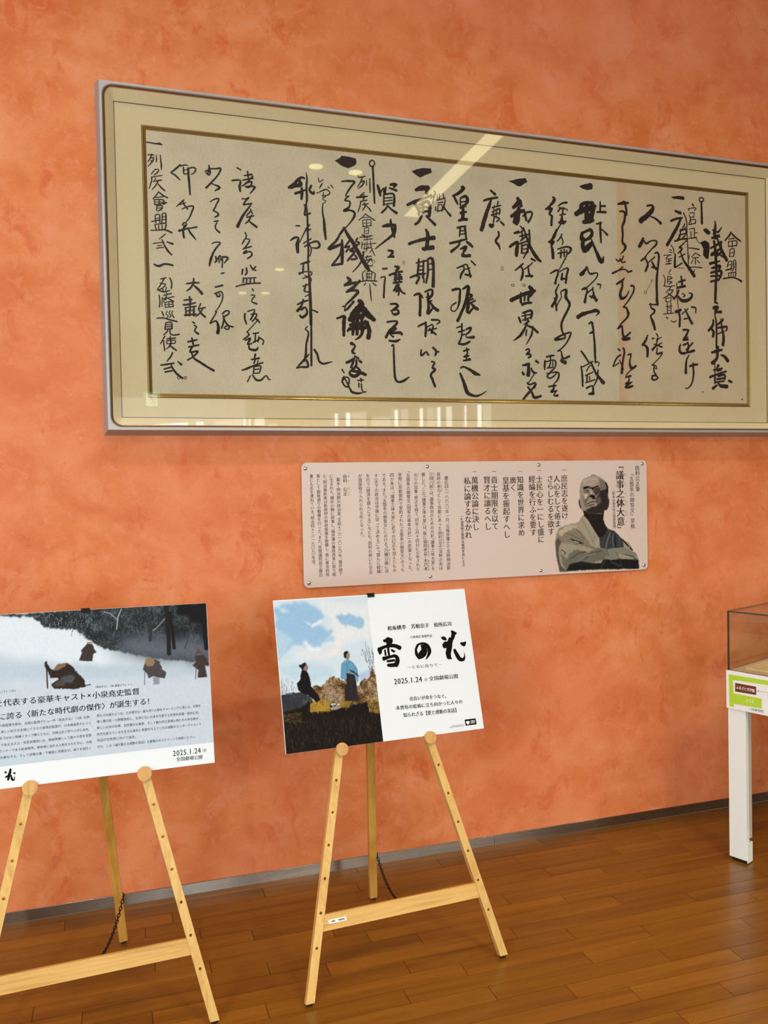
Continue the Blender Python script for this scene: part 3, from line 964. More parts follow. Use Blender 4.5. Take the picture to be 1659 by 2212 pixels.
1931,1234,12 1972,1230,18 1947,1189,13 1927,1177,10
1942,1181,10 1979,1189,17
1881,1078,12 1920,1085,12
1862,1003,9 1899,1014,10 1893,953,12 1886,840,14
1988,1105,13 2024,1101,21 1997,1069,13
1939,1029,14 1999,1057,12 2053,1066,15
1978,1033,10 2040,1041,11
1983,1013,12 2049,1023,13
1978,994,11 2052,1005,13
1999,1053,10 1992,976,16
2023,1054,10 2027,978,14
1972,967,14 2049,981,13
2009,960,14 1974,900,12
2026,959,10 1995,894,14 2023,919,14 2015,865,10
2026,933,12 2045,897,13 2075,882,12
2079,1142,3 2077,1134,3 2072,1128,3 2067,1128,3 2062,1133,3 2061,1141,3 2063,1149,3 2067,1155,3 2073,1155,3 2077,1150,3 2079,1142,3
P2153,1914 2201,1936 2256,1952 2329,1955 2339,1921 2286,1899 2230,1868 2195,1886
2187,1760,16 2243,1782,33 2304,1788,29
2284,1796,20 2288,1740,24
2110,1628,16 2180,1664,21 2272,1701,14 2328,1729,18
2180,1646,25 2214,1592,21 2210,1554,14
2222,1640,20 2291,1674,20 2313,1638,22 2306,1553,22
2219,1611,14 2290,1627,14
2224,1579,14 2295,1592,14
2253,1671,14 2251,1577,18
2240,1548,14 2209,1496,18 2176,1470,14
2279,1551,14 2329,1508,17 2359,1482,20
2356,1766,8 2366,1747,10 2324,1700,9
2364,1742,10 2337,1664,9
2405,1750,8 2401,1703,8
2384,1739,7 2380,1696,7
2436,1755,8 2447,1707,8
2378,1691,7 2457,1717,7
2383,1668,7 2436,1682,7
2390,1654,7 2383,1595,9
2390,1651,7 2425,1657,7 2424,1601,8
2367,1638,7 2366,1603,10
2457,1703,7 2444,1657,10 2422,1608,9
2439,1649,9 2464,1611,11 2504,1569,15
2392,1600,8 2456,1627,8
2118,1302,18 2173,1326,19 2255,1351,23 2348,1372,28
2274,1435,16 2291,1392,26 2279,1296,26 2255,1266,24
2243,1270,22 2337,1289,28
2206,1183,12 2199,1112,15 2188,1034,15
2248,1172,12 2240,1025,15
2180,1147,10 2276,1174,11
2205,1120,9 2242,1127,9
2201,1087,9 2241,1094,9
2124,1021,12 2198,1051,16 2264,1062,11
2208,1031,14 2180,975,17
2246,1021,12 2247,988,11
2287,1184,12 2284,1070,15 2266,984,12
2287,1189,12 2327,1191,22 2336,1093,19 2330,958,24
2291,1144,9 2329,1152,9
2290,1097,9 2328,1104,9
2156,873,12 2205,889,18 2211,830,18 2206,706,20
2225,878,10 2235,855,9
2254,908,12 2317,931,14 2318,883,17 2275,841,14
2281,900,14 2286,787,18 2278,728,24
2265,862,9 2314,871,10
2275,827,10 2317,836,10
2300,824,12 2335,778,20 2371,756,22
2283,723,16 2335,789,12
1255,967,13 1261,759,13 1260,551,13 1254,254,13
1229,571,8 1210,549,9 1236,519,11 1215,425,13 1209,341,14 1194,289,13
1236,347,8 1183,289,13 1129,230,7
1134,232,8 1166,241,11 1225,246,15 1215,300,13
1281,387,13 1307,344,14 1319,293,13 1354,273,13 1392,281,11 1430,291,5
1478,648,13 1542,668,17 1535,615,24 1533,510,18
1666,803,22 1693,776,37 1630,694,48 1585,639,28
1624,794,15 1571,733,14 1543,713,9
1687,755,41 1730,704,41 1799,650,26
1619,661,32 1696,675,37
1590,597,22 1740,624,26
1618,640,26 1610,520,17
1567,548,15 1584,575,13
1654,652,22 1646,523,20
1690,643,20 1688,524,16
1720,634,24 1752,572,28 1743,497,28
1578,564,19 1739,587,22
1705,570,17 1671,505,16 1631,480,8
1594,447,22 1627,429,12 1602,377,18 1626,365,10
1550,287,16 1600,311,18 1617,328,11
1619,325,13 1590,248,17
1623,342,13 1654,324,15
1661,308,15 1679,293,16
1636,313,13 1630,259,15 1574,203,15 1619,176,22 1667,218,18 1632,259,11
1587,224,14 1664,210,22 1716,191,17
1511,232,10 1529,202,9
1506,124,8 1542,169,8 1571,152,11 1557,88,11 1528,100,11 1511,140,11 1527,172,10
1527,172,9 1573,80,11 1595,46,16 1650,35,13 1685,45,8
1643,143,10 1694,149,9
1672,162,9 1674,131,8
1654,122,9 1653,88,10
1676,114,10 1678,69,9 1700,46,10 1717,57,5
1943,789,11 1991,793,16 2010,774,17 1967,745,12
1947,732,11 2002,745,13 2015,720,17 1976,702,16 1956,720,10
1911,637,12 1965,647,13 2002,641,14 1964,594,17 1930,566,17 1898,508,18
1962,604,11 1989,584,16 1929,545,13 2026,553,18 2040,535,13
1938,534,10 1963,514,13
1926,482,13 1985,479,17 2022,497,10
1948,438,11 1964,451,9 1965,365,14 1967,258,14 1973,170,16 2001,138,14 2053,152,16 2099,183,7
2185,609,9 2218,629,14 2263,647,10
2256,652,14 2258,593,17 2251,530,14
2270,613,9 2317,636,9
2310,673,14 2373,674,11 2385,658,11 2356,638,8
2290,596,14 2331,563,16 2351,550,11
2325,626,11 2308,560,14
2278,582,11 2356,604,9
2211,415,11 2210,366,14 2248,396,10
2258,402,11 2275,373,15
2317,439,14 2348,408,17 2336,370,11
2348,405,11 2374,404,10
2303,318,11 2331,311,12 2310,267,15 2337,251,16 2297,210,15 2308,167,19 2332,107,16
2610,1823,19 2629,1819,23 2587,1774,21 2525,1740,13
2537,1738,13 2554,1708,19 2573,1672,10
2596,1728,11 2647,1748,21 2662,1708,23 2632,1668,13
2595,1719,10 2596,1665,11
2600,1696,9 2647,1705,9
2592,1645,15 2646,1666,13
2619,1669,17 2618,1594,23 2610,1554,21
2593,1601,17 2648,1617,15
2577,1534,15 2612,1548,21 2654,1552,21
2563,1472,15 2601,1484,13 2641,1493,13
2591,1474,13 2582,1401,11
2633,1488,16 2640,1434,16 2645,1378,13
2590,1447,9 2632,1455,9
2588,1419,9 2631,1427,9
2492,1335,16 2549,1350,16 2619,1374,14 2653,1381,9
2591,1367,11 2568,1318,14 2503,1264,19
2646,1362,13 2678,1340,21 2703,1319,16
2587,1292,10 2642,1316,23 2622,1277,17
2598,1248,11 2626,1236,21 2678,1244,21
2629,1306,13 2606,1232,17
2553,1127,9 2604,1150,12 2636,1166,9
2609,1150,10 2621,1124,13 2593,1077,16 2581,1038,10
2634,1123,8 2674,1136,9
2647,1166,10 2673,1091,13 2678,1057,13
2628,1077,13 2684,1071,16
2688,1198,11 2726,1165,13
2882,1821,14 2927,1790,19
2815,1725,13 2866,1745,16 2949,1766,14
2888,1747,14 2864,1680,23 2827,1586,27 2790,1471,27
2954,1734,10 2946,1692,12
2893,1672,9 2981,1700,9
2917,1694,9 2909,1655,9
2894,1635,10 2966,1669,12 2962,1620,10
2904,1638,9 2908,1600,9
2935,1650,9 2934,1599,9
2886,1607,12 2955,1631,9
2906,1600,10 2964,1583,12 2933,1556,9
2913,1593,10 2905,1546,10
2872,1523,23 2888,1511,29 2904,1532,14
2974,1558,14 3006,1530,14
2950,1469,14 2957,1438,14 2923,1387,17 2950,1355,18 2965,1314,8
2991,1152,3 2989,1141,3 2984,1134,3 2979,1133,3 2974,1140,3 2973,1151,3 2975,1162,3 2979,1169,3 2985,1169,3 2989,1163,3 2991,1152,3
P3052,1918 3103,1930 3135,1944 3226,1961 3233,1942 3243,1929 3207,1908 3175,1883 3144,1882 3103,1903
3142,1778,22 3152,1742,30 3099,1691,24
3160,1752,33 3177,1712,24
3077,1611,20 3140,1653,28 3205,1674,22
3156,1696,22 3140,1635,37 3109,1563,31
3149,1612,26 3139,1584,35 3128,1548,22
3193,1623,13 3223,1654,12
3213,1655,17 3224,1589,17
3223,1657,14 3277,1668,15 3280,1637,14 3242,1573,15
3164,1536,9 3189,1502,12 3149,1473,8
3104,1468,14 3147,1482,22
3057,1344,16 3094,1372,20 3135,1390,20 3129,1332,28 3123,1274,24
3178,1485,12 3183,1427,12
3155,1444,10 3246,1469,12
3219,1449,12 3165,1407,12
3154,1379,10 3252,1416,12
3177,1380,12 3175,1297,14
3181,1362,10 3231,1377,12 3233,1307,15
3186,1335,8 3228,1342,8
3175,1297,10 3229,1307,12
3195,1523,12 3229,1433,17 3270,1342,22 3321,1271,26 3362,1236,15
3252,1506,14 3252,1388,15 3228,1319,14 3190,1253,9
3268,1255,15 3308,1240,14
3108,1143,9 3163,1186,15 3186,1208,11
3160,1186,12 3183,1150,14 3179,1103,17 3161,1058,11
3196,1158,8 3246,1191,9 3280,1222,9
3236,1193,10 3245,1117,15 3268,1097,15
3211,1099,14 3278,1105,15
3097,1012,4 3094,1006,4 3086,1002,4 3077,1002,4 3070,1005,4 3068,1010,4 3070,1016,4 3078,1020,4 3087,1020,4 3094,1017,4 3097,1012,4
3204,1018,4 3201,1012,4 3195,1009,4 3187,1008,4 3181,1011,4 3179,1016,4 3181,1022,4 3187,1026,4 3195,1026,4 3201,1023,4 3204,1018,4
3492,1816,15 3510,1800,22 3466,1742,17 3418,1703,13
3444,1705,14 3479,1714,22 3454,1665,14 3481,1649,17 3475,1611,17 3472,1566,18
3546,1742,9 3584,1771,13 3635,1782,14
3551,1725,9 3573,1732,9 3540,1690,9
3594,1734,12 3588,1675,13
3540,1699,9 3573,1722,9 3616,1726,10 3639,1712,9
3559,1663,10 3620,1679,9
3582,1655,14 3576,1608,28
3547,1596,13 3592,1601,26 3621,1613,12
3570,1585,9 3538,1540,10 3504,1472,13
3527,1535,13 3502,1479,22 3472,1432,17 3443,1414,13
3459,1405,12 3495,1424,22 3471,1383,14 3481,1348,22 3485,1275,22
3580,1498,10 3555,1455,10 3527,1426,8
3566,1477,10 3589,1431,10 3578,1400,7
3532,1359,10 3621,1386,13 3666,1375,19 3652,1336,15 3620,1318,9
3569,1354,12 3561,1285,14
3599,1365,10 3598,1297,12
3537,1321,12 3622,1339,9
3623,1356,9 3628,1320,9 3597,1261,10 3542,1171,7
3454,1137,9 3521,1171,15 3533,1144,14 3514,1095,15 3503,1050,18
3547,1157,8 3607,1191,10 3636,1188,16 3619,1130,15 3610,1061,16
3576,1146,12 3568,1087,16
3562,1101,12 3621,1095,13
3779,1769,27 3823,1796,23 3900,1798,27
3723,1686,33 3789,1727,37 3877,1753,41 3927,1777,21
3779,1769,27 3772,1701,29
3839,1783,27 3832,1697,35 3837,1640,35
3894,1798,29 3899,1741,37 3881,1672,33
3832,1678,41 3887,1682,35
3800,1621,27 3853,1634,35 3899,1647,27
P3758,1940 3815,1962 3883,1981 3902,1964 3896,1925 3847,1911 3792,1920
3977,1821,10 3976,1726,16
3988,1780,12 4029,1785,15
3943,1723,14 4034,1730,17
3933,1614,11 3985,1630,16
3974,1622,15 3975,1536,18 3981,1448,12
3990,1571,9 4047,1525,17
3786,1522,25 3772,1463,23 3795,1451,14
3786,1522,16 3876,1557,23 3878,1500,25 3812,1457,18
3796,1475,27 3789,1408,31 3805,1356,25
3805,1390,18 3889,1443,19 3838,1373,23
3816,1357,23 3838,1382,21
3878,1471,12 3926,1369,23 3980,1277,31 4005,1325,8
3763,1146,25 3793,1169,25 3831,1221,12
3835,1205,12 3848,1171,12 3873,1158,14 3923,1172,10 3942,1159,11 3911,1109,9 3855,1058,9 3799,1012,9
2507,936,17 2541,947,17 2578,949,14 2575,892,16 2569,835,16 2548,779,9 2518,755,8 2492,767,9 2499,804,9 2541,831,11
2606,951,13 2651,978,21 2655,941,23 2628,838,21 2587,747,19 2551,675,21
2645,912,13 2691,901,17 2664,876,11
2654,878,13 2653,821,25 2642,756,19 2666,746,12
2638,848,11 2699,871,13
2643,820,11 2720,858,12
2683,827,15 2717,797,23 2743,784,19
2662,753,17 2709,805,12
2538,615,9 2590,633,12
2590,653,13 2589,590,14
2554,579,10 2616,597,10
2589,585,11 2583,537,12 2557,479,13
2588,551,9 2615,564,9
2557,479,13 2612,477,16 2664,503,13
2629,605,11 2676,623,16 2658,584,13 2628,564,11
2628,564,11 2633,537,10 2700,541,21
2601,417,11 2653,434,12
2631,443,13 2635,391,12 2603,367,13 2650,379,11
2597,335,9 2661,348,19
2635,382,9 2624,340,10
2571,270,11 2598,282,12 2657,259,19 2707,228,25 2753,215,11
2565,226,13 2596,154,21 2624,72,27 2653,45,21 2713,32,15 2764,47,11 2817,80,4
3062,878,26 3137,915,26 3232,955,24 3300,974,20
3245,1007,24 3274,968,32 3247,923,18
3161,951,12 3157,865,18
3202,955,12 3194,883,14
3247,965,18 3231,894,18 3239,869,14
3170,847,22 3209,860,17 3264,867,14
3137,732,16 3154,688,15
3174,772,12 3250,797,17 3266,777,19 3254,729,16
3197,775,12 3201,708,14
3165,744,9 3251,764,9
3168,707,9 3238,731,10
3227,711,14 3206,662,15 3152,577,19 3081,526,7
3185,672,9 3238,702,10
3218,664,12 3268,646,17 3322,606,17
3210,626,12 3204,575,11
3274,659,10 3257,581,14 3206,497,6
3200,446,10 3228,458,12 3235,438,14 3204,409,14 3235,412,14 3250,394,15 3222,378,11
3298,355,16 3323,337,13
3168,310,14 3231,323,20
3221,327,18 3225,271,24 3219,222,26
3162,250,14 3177,230,18
3249,286,14 3272,251,15 3306,247,9
3282,239,9 3250,196,8 3212,144,8
3207,158,10 3230,141,12 3288,159,12 3272,120,13 3227,74,17 3166,10,16
3215,120,14 3258,63,17 3279,27,20 3344,43,15
3299,150,9 3280,110,9
3540,1047,9 3507,979,13 3517,930,17 3467,843,20
3493,920,14 3505,875,14 3512,812,16
3513,845,10 3537,891,9 3565,935,8 3560,980,10 3615,999,17 3608,937,22 3645,882,20 3633,834,17 3589,756,17 3561,696,17 3565,631,15 3597,576,14 3564,558,13 3494,551,22
3500,556,16 3543,583,14 3643,620,12 3653,604,14 3618,538,12 3574,487,10 3522,449,9
3519,449,12 3552,450,10 3562,403,15 3583,383,14 3637,406,14
3572,387,14 3550,363,18 3595,347,28
3404,392,12 3455,405,15 3483,408,9
3390,358,14 3384,311,15 3385,278,9
3400,349,9 3475,367,10 3498,344,14 3490,304,10
3444,393,10 3443,341,10 3429,303,12
3467,358,8 3466,313,9
3408,293,9 3476,301,9
3485,295,10 3441,256,12 3407,217,12 3441,204,12 3484,230,10 3508,259,8
3402,245,8 3508,259,12 3527,239,15 3515,193,13 3472,151,6
3421,127,12 3495,140,13
3472,144,12 3471,107,15 3442,80,14 3505,93,10
3497,86,9 3470,50,10 3513,50,17
3775,1011,12 3811,1029,13 3829,1006,14 3815,958,15 3803,898,21
3832,985,9 3890,1029,10
3888,1038,10 3892,991,12 3921,918,21
3853,958,12 3932,928,15
3870,940,10 3900,991,9
3938,1070,15 3973,1065,11 3959,1031,7
3728,760,29 3774,788,27 3862,816,20 3918,829,25 3951,814,15 3917,783,7
3842,703,12 3866,725,14 3885,710,13
3872,721,14 3887,643,17 3850,622,13
3887,654,14 3897,549,16 3901,452,18 3905,354,13
3756,457,11 3790,418,15 3838,352,13
3753,321,10 3765,254,15 3769,139,14
3766,312,9 3879,365,10
3855,364,12 3909,258,18 3987,173,27
3810,275,9 3843,324,9 3879,326,9
3798,236,9 3878,269,10
3931,289,12 3921,212,13 3883,141,8
3905,366,9 3943,357,9 3932,326,8
3797,169,9 3899,202,9
3815,236,12 3814,179,12
3842,229,9 3844,189,9
3805,121,14 3870,143,13 3875,83,18
3832,68,14 3880,76,23
4165,1814,14 4226,1830,22 4276,1835,14
4226,1846,14 4247,1796,17 4256,1721,13
4177,1747,9 4214,1752,15 4243,1738,17
4240,1738,17 4229,1666,19 4207,1609,17 4211,1536,15 4205,1472,17 4236,1437,22 4225,1400,15 4182,1358,6
4136,1310,10 4159,1293,13 4199,1316,9
4176,1321,9 4199,1286,12 4236,1293,9
4215,1344,10 4202,1309,9
4094,1179,14 4142,1197,10 4209,1245,9
4110,1189,10 4195,1219,10 4243,1218,10 4261,1200,14 4305,1214,11
4138,1081,14 4199,1118,17 4221,1143,8
4474,1824,14 4530,1834,18 4539,1802,28 4483,1740,36 4401,1678,36
4505,1733,9 4570,1712,15 4625,1675,22
4431,1525,15 4414,1487,26 4385,1441,22
4436,1507,9 4460,1475,15 4513,1503,9 4573,1508,13 4567,1470,15 4511,1420,10 4445,1349,9
4404,1314,14 4458,1351,12
4445,1339,12 4477,1286,17 4449,1219,16
4488,1305,9 4554,1358,10
4521,1309,14 4566,1245,17
4520,1261,14 4577,1255,14
4553,1390,10 4582,1402,14 4599,1370,17 4592,1305,15 4574,1164,17 4572,1024,17 4568,945,17
P4745,1933 4817,1947 4884,1949 4893,1926 4878,1913 4817,1917 4772,1915 4750,1923
4785,1804,16 4845,1789,23
4734,1705,14 4792,1730,17 4865,1747,12
4850,1744,14 4813,1666,23 4756,1576,25 4691,1477,23
4835,1619,12 4892,1642,12
4890,1693,9 4858,1630,10
4844,1639,9 4835,1574,13 4810,1542,14
4821,1580,9 4916,1608,10
4892,1663,9 4905,1606,11 4866,1556,9
4776,1521,14 4857,1546,12 4913,1552,12
4877,1795,9 4910,1721,10 4914,1608,8 4918,1543,8 4923,1420,8 4927,1315,8
4918,1543,10 4873,1506,9 4828,1466,14
4828,1466,17 4858,1454,14 4812,1411,11
4782,1400,12 4775,1335,17 4775,1277,19
4786,1278,10 4854,1320,12
4821,1374,9 4891,1409,9
4838,1424,10 4876,1342,16 4932,1280,25 4993,1206,25
4971,1219,15 4996,1267,7
4808,1272,4 4876,1274,4
4733,1482,8 4760,1447,8 4767,1399,6
4815,1139,14 4888,1164,15
4844,1196,14 4856,1105,19
4806,1086,17 4887,1107,18
4979,1884,14 4993,1867,10
4934,1838,9 4939,1820,8
4937,1839,6 5021,1852,8 5001,1825,7
4941,1780,7 4955,1743,8 4935,1688,8
4950,1797,7 4998,1803,7 4989,1763,7
4950,1760,6 4995,1763,7
4961,1742,6 4962,1701,7
4961,1739,6 5014,1739,8 5005,1708,8
4941,1688,7 5013,1706,8
4940,1646,6 5001,1660,7
4959,1626,8 4961,1563,8
4999,1652,8 4998,1575,8
4999,1615,6 5033,1620,6
4928,1556,7 5023,1574,9
5015,1573,7 5034,1540,6 5066,1520,6
4932,1468,7 4997,1468,9 5050,1462,10
5008,1426,7 4964,1384,6
5008,1426,7 5061,1404,9
4971,1375,6 5043,1386,7
5007,1384,8 5006,1320,8
4978,1358,6 4959,1327,7
5027,1357,7 5054,1333,7
4939,1403,6 4931,1363,7
4930,1282,7 4994,1293,8 5082,1291,8
5108,1937,10 5103,1925,10 5090,1917,10 5074,1916,10 5062,1922,10 5057,1933,10 5062,1945,10 5075,1953,10 5090,1955,10 5103,1949,10 5108,1937,10
5082,1914,15 5083,1810,18 5086,1709,18
4716,1439,6 4740,1429,7
4713,1415,6 4745,1411,7
4652,1378,6 4734,1389,7
4704,1377,6 4676,1347,7 4745,1357,6
4681,1323,6 4739,1338,7
4709,1348,7 4708,1301,8
4673,1299,8 4733,1309,8
4730,1250,8 4705,1218,6 4731,1204,6
4646,1196,7 4664,1158,8 4655,1094,8
4696,1190,7 4689,1122,8
4701,1188,6 4742,1174,9 4695,1155,6
4700,1141,6 4742,1136,8 4703,1114,7
4648,1093,6 4716,1093,8 4775,1105,6
4728,1086,7 4671,1031,6
4688,1054,7 4752,1062,8 4715,1021,8 4646,979,8
4693,1031,8 4762,985,14
P5099,1660 5136,1670 5178,1643 5182,1617 5147,1610 5105,1637
P5064,1530 5118,1554 5166,1532 5172,1485 5156,1378 5127,1380 5093,1413 5099,1471
5235,1744,10 5240,1690,20 5228,1632,27 5239,1583,27
5209,1659,13 5268,1643,16 5312,1693,8
5196,1580,15 5282,1608,23
5221,1555,19 5234,1480,23 5242,1364,23
5183,1484,15 5310,1552,19
5194,1428,21 5292,1484,16
5256,1587,15 5313,1467,23 5367,1382,28
5299,1542,15 5303,1456,16 5231,1402,14
5188,1418,19 5254,1441,18 5326,1408,12
5170,1336,19 5230,1351,18 5288,1369,11
5192,1294,15 5290,1321,23 5276,1290,15
5180,1251,15 5301,1274,21 5286,1205,17
5180,1217,13 5301,1229,15
5179,1165,15 5277,1192,19
5242,1376,21 5246,1252,23 5239,1156,20 5236,1060,18 5231,979,17
5420,1654,14 5396,1616,13 5347,1567,10
5432,1638,15 5481,1603,14 5533,1576,12
5390,1585,7 5457,1597,9
5390,1566,9 5389,1518,9
5390,1561,6 5486,1575,9 5477,1524,10
5433,1571,9 5432,1511,9
5387,1513,7 5486,1532,9
5406,1490,7 5400,1418,9
5406,1487,7 5456,1496,9 5450,1421,9
5406,1452,6 5449,1462,6
5403,1418,6 5450,1428,6
5387,1366,9 5373,1315,9
5387,1366,6 5425,1373,9 5416,1289,9
5383,1335,5 5419,1344,5
5355,1285,11 5430,1306,9
5446,1380,9 5445,1303,9 5425,1280,6
5446,1382,6 5472,1386,9 5472,1278,9
5449,1349,5 5472,1354,5
5449,1320,5 5471,1325,5
5386,1260,9 5391,1216,9
5386,1260,6 5471,1270,9 5460,1225,9
5415,1262,7 5415,1217,7
5441,1264,7 5441,1219,7
5325,1202,11 5415,1219,10 5485,1212,11 5538,1188,17
4529,1138,3 4527,1133,3 4522,1129,3 4515,1129,3 4510,1132,3 4508,1137,3 4510,1142,3 4515,1145,3 4522,1145,3 4527,1143,3 4529,1138,3
4518,1128,3 4463,1046,3
4463,1025,4 4460,1017,4 4453,1012,4 4443,1011,4 4436,1015,4 4433,1023,4 4436,1031,4 4444,1036,4 4453,1036,4 4461,1032,4 4463,1025,4
4325,1015,3 4324,1010,3 4319,1007,3 4313,1007,3 4308,1009,3 4306,1014,3 4308,1019,3 4313,1022,3 4319,1023,3 4324,1020,3 4325,1015,3
4199,1125,14 4198,1061,17 4176,1005,19 4186,955,24 4234,971,14 4270,1028,8
4288,1075,13 4322,1072,15 4316,1021,12 4266,943,12 4206,876,9
4206,876,14 4240,868,15 4259,816,22 4242,776,14 4188,728,12 4139,671,8
4148,676,12 4190,702,12
4193,702,12 4197,629,17 4218,600,14 4280,646,13
4213,602,14 4191,581,17 4229,579,22 4269,590,20
4145,489,12 4165,474,14
4201,497,16 4213,464,15 4194,380,15 4181,267,20
4173,435,12 4130,406,12 4089,329,11
4092,325,7 4153,360,9
4160,388,8 4198,302,12
4246,435,9 4280,447,14 4277,410,10
4275,410,10 4268,354,17 4289,313,22 4335,338,15
4300,309,9 4267,288,9 4224,247,8
4221,231,12 4280,244,14
4256,248,9 4255,195,13 4220,167,14 4290,188,9
4277,177,9 4215,139,14 4265,142,20 4300,152,13
4572,1166,18 4570,1073,19 4577,914,20
4486,913,9 4572,916,13
4502,922,14 4509,881,15 4544,866,17 4536,838,14 4501,806,14 4524,754,22 4547,683,19
4467,627,11 4445,581,17 4409,533,18
4417,538,12 4460,507,22 4459,428,18
4514,597,12 4535,600,10
4561,645,11 4579,616,10 4563,585,9
4616,615,7 4560,582,9
4515,492,18 4554,526,14 4623,563,7
4571,587,10 4554,529,14
4532,547,9 4622,522,14
4570,511,10 4564,455,14 4621,472,14 4608,439,9 4557,389,8 4507,350,8
4507,350,9 4553,344,10 4559,314,10 4538,325,8
4535,353,10 4529,295,12 4552,260,12
4506,229,18 4527,210,12 4574,232,12 4539,255,12 4506,245,14
4817,1066,12 4794,1017,15 4757,978,15
4807,1009,10 4838,973,23 4894,968,27 4951,999,21 4965,1036,15 4927,1045,8
4853,1035,9 4886,1018,10 4863,1002,9
4795,1132,7 4796,1010,7 4809,896,6
4778,857,23 4837,880,18
4814,859,19 4824,803,16 4818,722,18
4847,841,9 4918,894,10
4882,892,10 4917,828,16 4961,757,21
4871,795,12 4939,810,9
4956,912,13 5003,907,13 5003,858,9
4860,693,15 4904,695,15
4921,695,15 4895,645,16 4861,596,18 4914,627,9
4867,597,15 4914,603,15
4858,549,15 4914,570,12
4909,579,10 4919,532,18 4899,503,23
4965,574,15 4925,532,10
4827,557,12 4815,502,21 4842,470,21 4910,482,16 4981,501,21
4924,458,8 4892,401,15 4885,285,23
4929,352,17 4977,365,16 5019,371,15
4966,384,13 4972,279,16 4952,192,13 4906,143,10 4875,144,7
4671,980,8 4672,945,8
4676,980,6 4728,988,8 4722,953,8
4670,945,6 4726,952,6
4667,903,6 4739,913,6
4687,934,7 4685,843,8
4726,941,7 4726,845,8
4686,890,5 4725,896,5
4686,867,5 4725,872,5
4644,832,7 4754,846,8
4677,804,12 4687,792,10
4723,772,6 4759,761,8 4787,779,6
5234,1179,17 5232,1062,20 5226,983,15
5223,971,15 5257,961,13
5207,915,23 5262,930,18 5234,888,15
5222,875,15 5296,883,23
5225,935,15 5226,821,11
5203,802,15 5200,754,20 5150,698,21
5176,713,15 5205,695,23 5198,642,21
5244,754,13 5305,797,18 5319,817,12
5293,816,11 5304,728,16 5322,633,23 5313,565,26
5246,726,13 5359,742,18 5350,701,11
5254,669,10 5329,700,11
5233,821,13 5240,727,16 5237,534,15
5183,489,17 5243,507,23 5304,519,15
5255,548,21 5249,496,25 5242,438,23 5187,388,30
5287,470,11 5335,452,23 5370,413,26
5259,370,21 5239,342,15
5204,322,15 5301,341,14
5241,315,13 5290,326,15
5156,253,17 5240,281,16 5348,313,15
5217,255,17 5216,197,15
5252,265,15 5330,279,16 5327,238,18
5240,236,17 5312,247,15
5225,207,13 5323,219,13
5218,386,8 5217,255,11
5239,178,15 5190,144,21
5251,198,13 5285,172,26 5358,168,28
5377,224,19 5411,211,19
5083,110,3 5081,106,3 5077,103,3 5071,103,3 5067,105,3 5065,110,3 5067,114,3 5071,117,3 5077,117,3 5082,115,3 5083,110,3
5529,47,10 5536,44,10"""
FX0, FX1, FZ0, FZ1 = -0.058, 3.105, 1.810, 3.136
fr = empty('framed_calligraphy', ((FX0 + FX1) / 2, D, FZ0))
tag(fr, 'very wide silver framed sheet of black brush calligraphy hanging on the orange wall', 'picture')
fx, fz = (FX0 + FX1) / 2, FZ0
def rring(x0, x1, z0, z1, r, k=8):
    pts = []
    for cx, cz, a0 in ((x1 - r, z1 - r, 0), (x0 + r, z1 - r, 90), (x0 + r, z0 + r, 180), (x1 - r, z0 + r, 270)):
        for j in range(k + 1):
            a = math.radians(a0 + 90 * j / k); pts.append((cx + r * math.cos(a), cz + r * math.sin(a)))
    return pts
def loft(name, rings, m, parent, closed_cap=False):
    V, F = [], []; mats = []
    for pts, p in rings: V.extend((x - fx, -p, z - fz) for x, z in pts)
    n = len(rings[0][0])
    for k in range(len(rings) - 1):
        for i in range(n):
            F.append((k*n + i, k*n + (i+1) % n, (k+1)*n + (i+1) % n, (k+1)*n + i))
    me = mesh(name, V, F); o = link(name, me, m, parent); return o, n
def rr(d, p, r): return rring(FX0 + d, FX1 - d, FZ0 + d, FZ1 - d, r), p
o, n = loft('molding', [rr(0, 0.0005, .0006), rr(.003, .006, .0006), rr(.0145, .060, .0006), rr(.0170, .065, .0012), rr(.0250, .0655, .042), rr(.0275, .0625, .040), rr(.0285, .0625, .039), rr(.0330, .058, .036), rr(.0360, .0565, .034)], [M['silver'], M['bronze']], fr)
for i, p in enumerate(o.data.polygons):
    if i // n >= 5: p.material_index = 1
for i, p in enumerate(o.data.polygons): p.use_smooth = False
loft('liner', [rr(.0360, .0565, .034), rr(.0375, .0545, .032), rr(.0665, .0165, .0006)], M['liner'], fr)
loft('rebate_shadow', [rr(.0665, .0165, .0006), rr(.0665, .0148, .0006), rr(.0690, .0146, .0006)], M['blackline'], fr)  # dark ring stands in for the shadow gap between liner and mat
def rect(x0, x1, z0, z1, p, r=.0004): return rring(x0, x1, z0, z1, r), p
GX0, GX1, GZ0, GZ1 = .107, 2.935, 1.955, 2.992
loft('mat_board', [rr(.0670, .0144, .0004), rect(GX0, GX1, GZ0, GZ1, .0144)], M['mat'], fr)
def ins(d, p): return rect(GX0 + d, GX1 - d, GZ0 + d, GZ1 - d, p)
o, n = loft('fillet', [ins(0, .0144), ins(.0002, .0165), ins(.0022, .0175), ins(.0040, .0185), ins(.0058, .0175), ins(.0075, .0165), ins(.0150, .0122), ins(.0162, .0120)], [M['gold'], M['olive'], M['blackline']], fr)
for i, p in enumerate(o.data.polygons): p.material_index = {0: 2, 1: 2, 2: 0, 3: 0, 4: 2, 5: 1, 6: 1}[i // n]
PX0, PZ0 = .124, 1.968
paper = link('paper', mesh('paper', [(0, 0, 0), (2.796, 0, 0), (2.796, 0, 1.012), (0, 0, 1.012)], [(0, 1, 2, 3)]), M['paper'], fr, (PX0 - fx, -.0115, PZ0 - fz))
ink_lines = INK.splitlines()
V, F = brush(INK, 0.0005, 3, 0.13, -.0004, 1.38)
